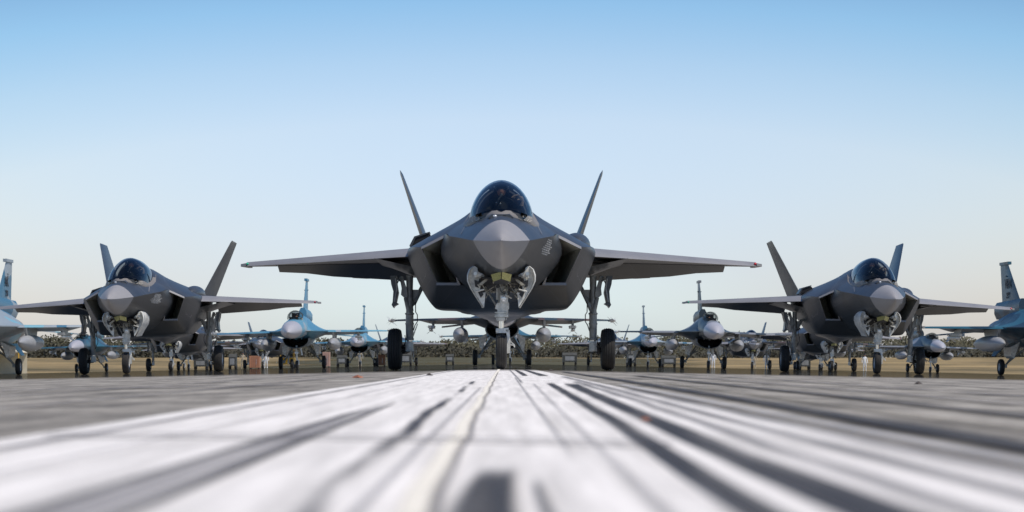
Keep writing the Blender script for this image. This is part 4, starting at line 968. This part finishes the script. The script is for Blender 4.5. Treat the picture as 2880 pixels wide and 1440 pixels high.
for o, lb in ((jl, 'pilot in the dark canopy of the front left jet'), (jr, 'pilot in the dark canopy of the front right jet')):
    p = copy_tree(pilot); sl = o.rotation_euler.y
    p.location = (o.location.x + math.sin(sl) * 2.7, 71.5 + 4.82, o.location.z + 2.70); p.rotation_euler = (0, sl, 0); tag(p, lb)
g35 = [(-20.6, 152, 'dark grey jet in shadow behind the front left jet, seen below its belly'),
       (20.6, 152, 'dark grey jet in shadow behind the front right jet, seen below its belly'),
       (-21.5, 221, 'distant dark jet with one leaning fin left of the pale-nosed blue jet'),
       (22.6, 221, 'distant dark jet with one leaning fin right of the grey-nosed splinter jet'),
       (-11.0, 250, 'far-off dark jet whose leaning fin shows left of the central main wheel'),
       (11.2, 250, 'far-off dark jet whose leaning fin shows right of the central main wheel'),
       (-33.2, 257, 'farthest dark jet at left, its fin tip above the front left jet\'s gear'),
       (33.5, 257, 'farthest dark jet at right, its fin tip beside the front right jet\'s gear')]
for x0, dn, lb in g35: jet35(x0, dn, lb, full_=False)

lp = make_light(); put(lp, -10.85, 127, OF2)
G16 = 'camouflaged single-finned jets'
tag(lp, 'sky blue jet with pale round nose between the left and central dark jets', 'fighter jet', G16)
PAINTED = [m.name for k, m in M.items() if k.startswith('p_') and k != 'p_under']
def repaint(o, mat):
    for c in o.children_recursive:
        if c.type == 'MESH' and c.data.materials and c.data.materials[0].name in PAINTED:
            c.material_slots[0].link = 'OBJECT'; c.material_slots[0].material = M[mat]
def jet16(x0, dn, label, mat, yaw=0):
    o = copy_tree(lp); put(o, x0, dn, OF2, yaw=yaw); repaint(o, mat); tag(o, label); return o
j_r = jet16(11.25, 130, 'grey splinter camouflaged jet with blue-grey nose right of the central jet', 'p_splinter')
jA = jet16(-21.4, 95.5, 'arctic blue and white jet cut by the left frame edge, letters on its fin', 'p_arctic')
jB = jet16(22.6, 98, 'deep blue jet cut by the right frame edge with a big grey drop tank', 'p_deep', yaw=R(3))
jC = jet16(0.03, 100, 'dark slate jet directly behind the central jet, tanks showing beside its nose wheel', 'p_dark')
j_d = jet16(-11.2, 192, 'smaller blue jet behind, left of the central jet\'s left main wheel', 'p_sky')
j_g = jet16(11.6, 192, 'smaller teal jet behind, right of the central jet\'s right main wheel', 'p_arctic')
j_1 = jet16(-32.4, 188, 'distant jet low behind the front left jet\'s black main wheel', 'p_deep')
j_2 = jet16(33.3, 188, 'distant pale-nosed jet behind the front right jet\'s right main wheel', 'p_splinter')
jet16(-22.4, 173, 'dark slate jet deep in the ranks between the front left and sky blue jets', 'p_dark')
jet16(22.8, 173, 'dark slate jet deep in the ranks left of the front right jet\'s nose wheel', 'p_dark')
jet16(0.6, 166, 'second slate jet in line behind the central jet, small gear between the tanks', 'p_deep')
# pilots of the two nearer camouflaged jets
for o, lb in ((lp, 'pilot inside the bubble canopy of the sky blue jet'), (j_r, 'pilot inside the bubble canopy of the grey splinter jet')):
    p = copy_tree(pilot); p['group'] = 'pilots in the camouflaged jets'
    p.location = (o.location.x, o.location.y - OF2 + 4.75, o.location.z + 2.17); p.scale = (.85, .85, .95); tag(p, lb)

def letters(txt, size, loc, rot, parent, name='tail_code', mat='darkmark', shear=0):
    cu = bpy.data.curves.new(name, 'FONT'); cu.body = txt; cu.size = size; cu.extrude = 0.004; cu.align_x = 'CENTER'; cu.shear = shear; cu.offset = 0.01
    t = bpy.data.objects.new('tmp', cu); COL.objects.link(t)
    dg = bpy.context.evaluated_depsgraph_get(); me = bpy.data.meshes.new_from_object(t.evaluated_get(dg)); bpy.data.objects.remove(t)
    me.materials.clear(); me.materials.append(M[mat]); o = bpy.data.objects.new(name, me); COL.objects.link(o); o.parent = parent; o.location = loc; o.rotation_euler = rot; return o
def fin_of(o): return [c for c in o.children if c.name.startswith('tail_fin')][0]
letters('AK', .62, (.085, 12.2 - OF2, 3.85), (R(90), 0, R(90)), fin_of(jA)); letters('290', .36, (.095, 12.1 - OF2, 3.42), (R(90), 0, R(90)), fin_of(jA))
letters('WA', .62, (-.085, 12.2 - OF2, 3.85), (R(90), 0, R(-90)), fin_of(jB)); letters('299', .36, (-.095, 12.1 - OF2, 3.42), (R(90), 0, R(-90)), fin_of(jB))

# ------------------------------------------------------------------ equipment and crew far behind the jets, litter near the lens
M['yellow'] = noisy('yellow_enamel', (0.75, 0.42, 0.03), 0.45, scale=3, amt=0.1); M['orange'] = noisy('orange_paint', (0.42, 0.19, 0.10), 0.5, scale=3, amt=0.15)
M['salmon'] = noisy('salmon_paint', (0.5, 0.32, 0.25), 0.6, scale=3, amt=0.1); M['cream'] = noisy('cream_canvas', (0.62, 0.56, 0.42), 0.8, scale=3, amt=0.08)
M['white'] = noisy('white_enamel', (0.78, 0.78, 0.76), 0.35, scale=3, amt=0.06); M['window'] = principled('dark_window', (0.02, 0.025, 0.03), 0.05)
M['leaf'] = noisy('dry_leaf', (0.28, 0.10, 0.05), 0.7, scale=40, amt=0.4); M['stone'] = noisy('dark_stone', (0.06, 0.05, 0.045), 0.8, scale=40, amt=0.4)
def place_px(px, dist):
    x = (px - 1410) * dist / 7000; return (x, dist, crown(x))
def small_wheels(root, xs_, ys_, r):
    for x in xs_:
        for y in ys_:
            b = MB(); b.lathe([(x - .1, .001), (x - .1, r * .9), (x - .07, r), (x + .07, r), (x + .1, r * .9), (x + .1, .001)], (0, y, r), 'X', 16); b.build('wheel', M['tyre'], root)
def tractor(px, d, label, mat='yellow'):
    r = empty('tow_tractor'); b = MB(); b.prism([(-.7, -1.2, .35), (-.7, -1.2, .95), (-.7, 0, 1.05), (-.7, 1.2, .9), (-.7, 1.2, .35)], (1.4, 0, 0)); b.build('body', M[mat], r, 0)
    b = MB(); b.box((0, .2, 1.75), (1.3, 1.1, .08)); [b.box((x, y, 1.38), (.07, .07, .72)) for x in (-.6, .6) for y in (-.3, .7)]; b.build('cab', M[mat], r, 0)
    b = MB(); b.box((0, -.28, 1.35), (1.1, .02, .55)); b.build('window', M['window'], r, 0)
    small_wheels(r, (-.62, .62), (-.8, .8), .34); r.location = place_px(px, d); tag(r, label, 'tractor'); return r
def cabinet(px, d, w_, h_, mat, label, name='equipment_container'):
    r = empty(name); b = MB(); b.box((0, 0, h_ / 2 + .1), (w_, 1.2, h_)); 
    for k in range(5): b.box((-w_ / 2 + w_ * (k + .5) / 5, -.62, h_ / 2 + .1), (w_ * .08, .05, h_ * .94))
    b.build('shell', M[mat], r, 0)
    for x in (-w_ * .4, w_ * .4): b = MB(); b.box((x, 0, .05), (.14, 1.1, .1)); b.build('skid', M['hose'], r, 0)
    b = MB(); b.box((w_ * .18, -.66, h_ * .55), (.04, .04, h_ * .5)); b.build('door_bar', M['steel'], r, 0)
    r.location = place_px(px, d); tag(r, label, 'container'); return r
cabinet(717, 262, 1.1, 1.25, 'orange', 'burnt orange container left of the sky blue jet\'s wheels')
cabinet(918, 262, .75, 1.5, 'salmon', 'tall salmon pink container beside the sky blue jet\'s right wheel')
cabinet(1072, 262, .9, 1.1, 'orange', 'small orange container left of the central jet\'s black wheel')
tractor(808, 236, 'yellow tow tractor seen between the sky blue jet\'s wheels')
r = empty('tent'); b = MB(); b.prism([(-2.4, 0, 2.0), (0, 0, 3.0), (2.4, 0, 2.0)], (0, 4, 0)); b.box((0, 3.9, 1.0), (4.7, .04, 2.0)); b.box((-2.3, 2, 1.0), (.04, 3.9, 2.0)); b.build('tent_canvas', M['cream'], r, 0)
for x in (-2.3, 2.3): b = MB(); b.tube([(x, .05, 0), (x, .05, 2.0)], .05, 8); b.build('pole', M['yellow'], r)
r.location = place_px(-18, 230); tag(r, 'cream canvas tent at the left edge below the arctic blue jet', 'tent')
def crew(px, d, label, shirt, arm=0.2):
    r = empty('person'); vs = [(0, 0, .95), (0, 0, 1.2), (0, .01, 1.42), (0, 0, 1.52), (0, -.02, 1.66), (0, -.02, 1.74)]; rs_ = [.14, .13, .15, .06, .095, .07]; es = [(0, 1), (1, 2), (2, 3), (3, 4), (4, 5)]
    for sd in (-1, 1):
        i = len(vs); vs += [(.18 * sd, 0, 1.42), ((.24 + arm * .3) * sd, .03, 1.16), ((.25 + arm * .4) * sd, -.06, .92), ((.25 + arm * .4) * sd, -.08, .84)]; rs_ += [.07, .05, .038, .035]; es += [(2, i), (i, i + 1), (i + 1, i + 2), (i + 2, i + 3)]
        i = len(vs); vs += [(.1 * sd, 0, .86), (.12 * sd, -.02, .5), (.13 * sd, .03, .09), (.14 * sd, -.12, .04)]; rs_ += [.1, .07, .05, .045]; es += [(0, i), (i, i + 1), (i + 1, i + 2), (i + 2, i + 3)]
    me = bpy.data.meshes.new('body'); me.from_pydata(vs, es, []); o = bpy.data.objects.new('body', me); COL.objects.link(o); o.parent = r
    o.modifiers.new('skin', 'SKIN'); me.skin_vertices[0].data[0].use_root = True
    for i, q in enumerate(rs_): me.skin_vertices[0].data[i].radius = (q, q)
    me.materials.append(M[shirt]); m_ = o.modifiers.new('sub', 'SUBSURF'); m_.levels = 1; m_.render_levels = 1
    b = MB(); b.ball((0, -.02, 1.73), (.12, .13, .11), 14, 8); b.build('cap', M['hose'], r)
    b = MB(); b.ball((0, -.05, 1.66), (.085, .085, .09), 12, 8); b.build('face', M['skin'], r)
    r.location = place_px(px, d); tag(r, label, 'person', 'ground crew far behind the jets')
M['cartgrey'] = noisy('dark_cart_paint', (0.05, 0.052, 0.045), 0.6, scale=4, amt=0.3)
def cart(px, d, w_, h_, label):
    r = empty('ground_power_cart'); b = MB(); b.prism([(-w_ / 2, -.8, .35), (-w_ / 2, -.8, h_ * .8), (-w_ / 2, -.4, h_), (-w_ / 2, .8, h_), (-w_ / 2, .8, .35)], (w_, 0, 0)); b.build('housing', M['cartgrey'], r, 0)
    b = MB(); b.prism([(-w_ * .32, -.82, .5), (w_ * .32, -.82, .5), (w_ * .32, -.82, h_ * .7), (-w_ * .32, -.82, h_ * .7)], (0, .01, 0)); b.build('grille', M['geargrey'], r, 0)
    b = MB(); b.tube([(0, -.8, .4), (0, -1.5, .35), (0, -1.6, .5)], .035, 6); b.build('tow_bar', M['hose'], r)
    small_wheels(r, (-w_ * .42, w_ * .42), (-.5, .5), .26); r.location = place_px(px, d); tag(r, label, 'cart', 'dark ground carts parked behind the jets')
cart(566, 276, 1.5, 1.4, 'wide dark cart beyond the front left jet\'s nose and right main wheel'); cart(655, 280, .8, 1.7, 'narrow tall dark cart just right of the front left jet\'s right main wheel')
cart(962, 278, 1.1, 1.3, 'dark cart right of the salmon pink container'); cart(1140, 276, 1.4, 1.5, 'dark cart just right of the central jet\'s black left wheel'); cart(1265, 282, .9, 1.2, 'small dark cart midway between the central jet\'s left wheel and nose wheel')
cart(1602, 278, 1.6, 1.4, 'wide dark cart between the central jet\'s nose wheel and right main wheel'); cart(1775, 276, 1.0, 1.7, 'tall dark cart right of the central jet\'s right main wheel'); cart(1880, 280, 1.6, 1.3, 'wide low dark cart left of the splinter jet\'s wheels'); cart(2262, 276, 1.2, 1.5, 'dark cart right of the front right jet\'s left main wheel')
M['dusty'] = noisy('sand_overalls', (0.42, 0.36, 0.26), 0.85, scale=5, amt=0.2)
crew(748, 270, 'crew member in white between the orange container and the sky blue jet\'s wheels', 'white', .1)
crew(1012, 272, 'crew member in sand overalls under the smaller blue jet\'s nose', 'dusty')
crew(2006, 268, 'crew member in white right beside the splinter jet\'s nose wheel', 'white', .1)
crew(2121, 274, 'crew member in sand overalls midway between the splinter jet and the front right jet', 'dusty')
crew(2156, 268, 'crew member in white just left of the front right jet\'s left main wheel', 'white', .15)
crew(2432, 266, 'crew member in white left of the front right jet\'s nose wheel', 'white', .1)
crew(683, 270, 'crew member in sand overalls left of the burnt orange container', 'dusty')
def litter(name, x, y, r, mat, label, cat, flat=.3):
    b = MB(); q = random.Random(int(x * 999 + y)); pts = []
    n = 9
    top = [(r * q.uniform(.6, 1.1) * math.cos(2 * math.pi * k / n), r * q.uniform(.5, 1.0) * math.sin(2 * math.pi * k / n), q.uniform(.0, .3) * r * flat) for k in range(n)]
    b.v = [(0, 0, r * flat)] + top + [(0, 0, .0)]; b.f = [(0, 1 + k, 1 + (k + 1) % n) for k in range(n)] + [(n + 1, 1 + (k + 1) % n, 1 + k) for k in range(n)]
    o = b.build(name, M[mat], smooth=0); o.location = (x, y, crown(x) + .006); tag(o, label, cat)
litter('dry_leaf', -1.23, 21.3, .055, 'leaf', 'reddish brown dry leaf on the grey asphalt left of the white line', 'leaf', .5)
litter('dry_leaf', .29, 5.0, .014, 'leaf', 'tiny rust coloured leaf on the dark skid marks right of centre', 'leaf', .5)
litter('pebble', -.68, 23.5, .04, 'stone', 'dark pebble on the left edge of the white paint', 'pebble', .6)
litter('pebble', 3.35, 20, .04, 'stone', 'dark pebble on the asphalt far to the right', 'pebble', .6)
litter('pebble', .72, 36, .05, 'stone', 'dark pebble near the central jet\'s right main wheel', 'pebble', .6)

# ------------------------------------------------------------------ far wood
rnd = random.Random(11)
def wood(name, n, y0, y1, hfun, mat, q=.42):
    b = MB(); vs = []; fs = []
    blobs = []
    for k in range(n // 60):
        x = rnd.uniform(-230, 230); y = rnd.uniform(y0, y1); h = hfun(x) * rnd.uniform(.6, 1.12); r = rnd.uniform(1.4, 4.0)
        zb = terr(x, y)
        for j in range(60):
            a = rnd.uniform(0, 2 * math.pi); t = rnd.random() ** .6; zz = rnd.random() ** .8
            rr = r * t * math.sqrt(max(0.05, 1 - (2 * zz - .8) ** 2 * .7))
            c = Vector((x + rr * math.cos(a), y + rr * math.sin(a) * .6, zb + h * zz))
            d1 = Vector((rnd.gauss(0, 1), rnd.gauss(0, 1), rnd.gauss(0, 1))).normalized() * q * rnd.uniform(.5, 1.3); d2 = d1.orthogonal().normalized() * q * rnd.uniform(.5, 1.1)
            i = len(vs); vs += [c - d1, c + d2, c + d1, c - d2]; fs.append((i, i + 1, i + 2, i + 3))
    b.add(vs, fs); o = b.build(name, mat, smooth=0, fix=False); tag(o, kind='stuff'); return o
leaf = noisy('olive_leaves', (0.062, 0.062, 0.034), 0.85, scale=.05, amt=0.3, col2=(0.09, 0.084, 0.05))
leaf2 = noisy('dark_brush', (0.05, 0.048, 0.032), 0.85, scale=.06, amt=0.35)
o = wood('far_wood', 170000, 450, 500, lambda x: 3.6 + .5 * math.sin(x * .045) + .35 * math.sin(x * .16 + 1), leaf, .25)
tag(o, 'band of olive green trees along the horizon behind the jets', 'trees')
o = wood('low_brush', 50000, 432, 448, lambda x: 1.9 + .3 * math.sin(x * .09 + 2), leaf2, .3)
tag(o, 'low dark brush at the foot of the far trees above the dry grass', 'brush')
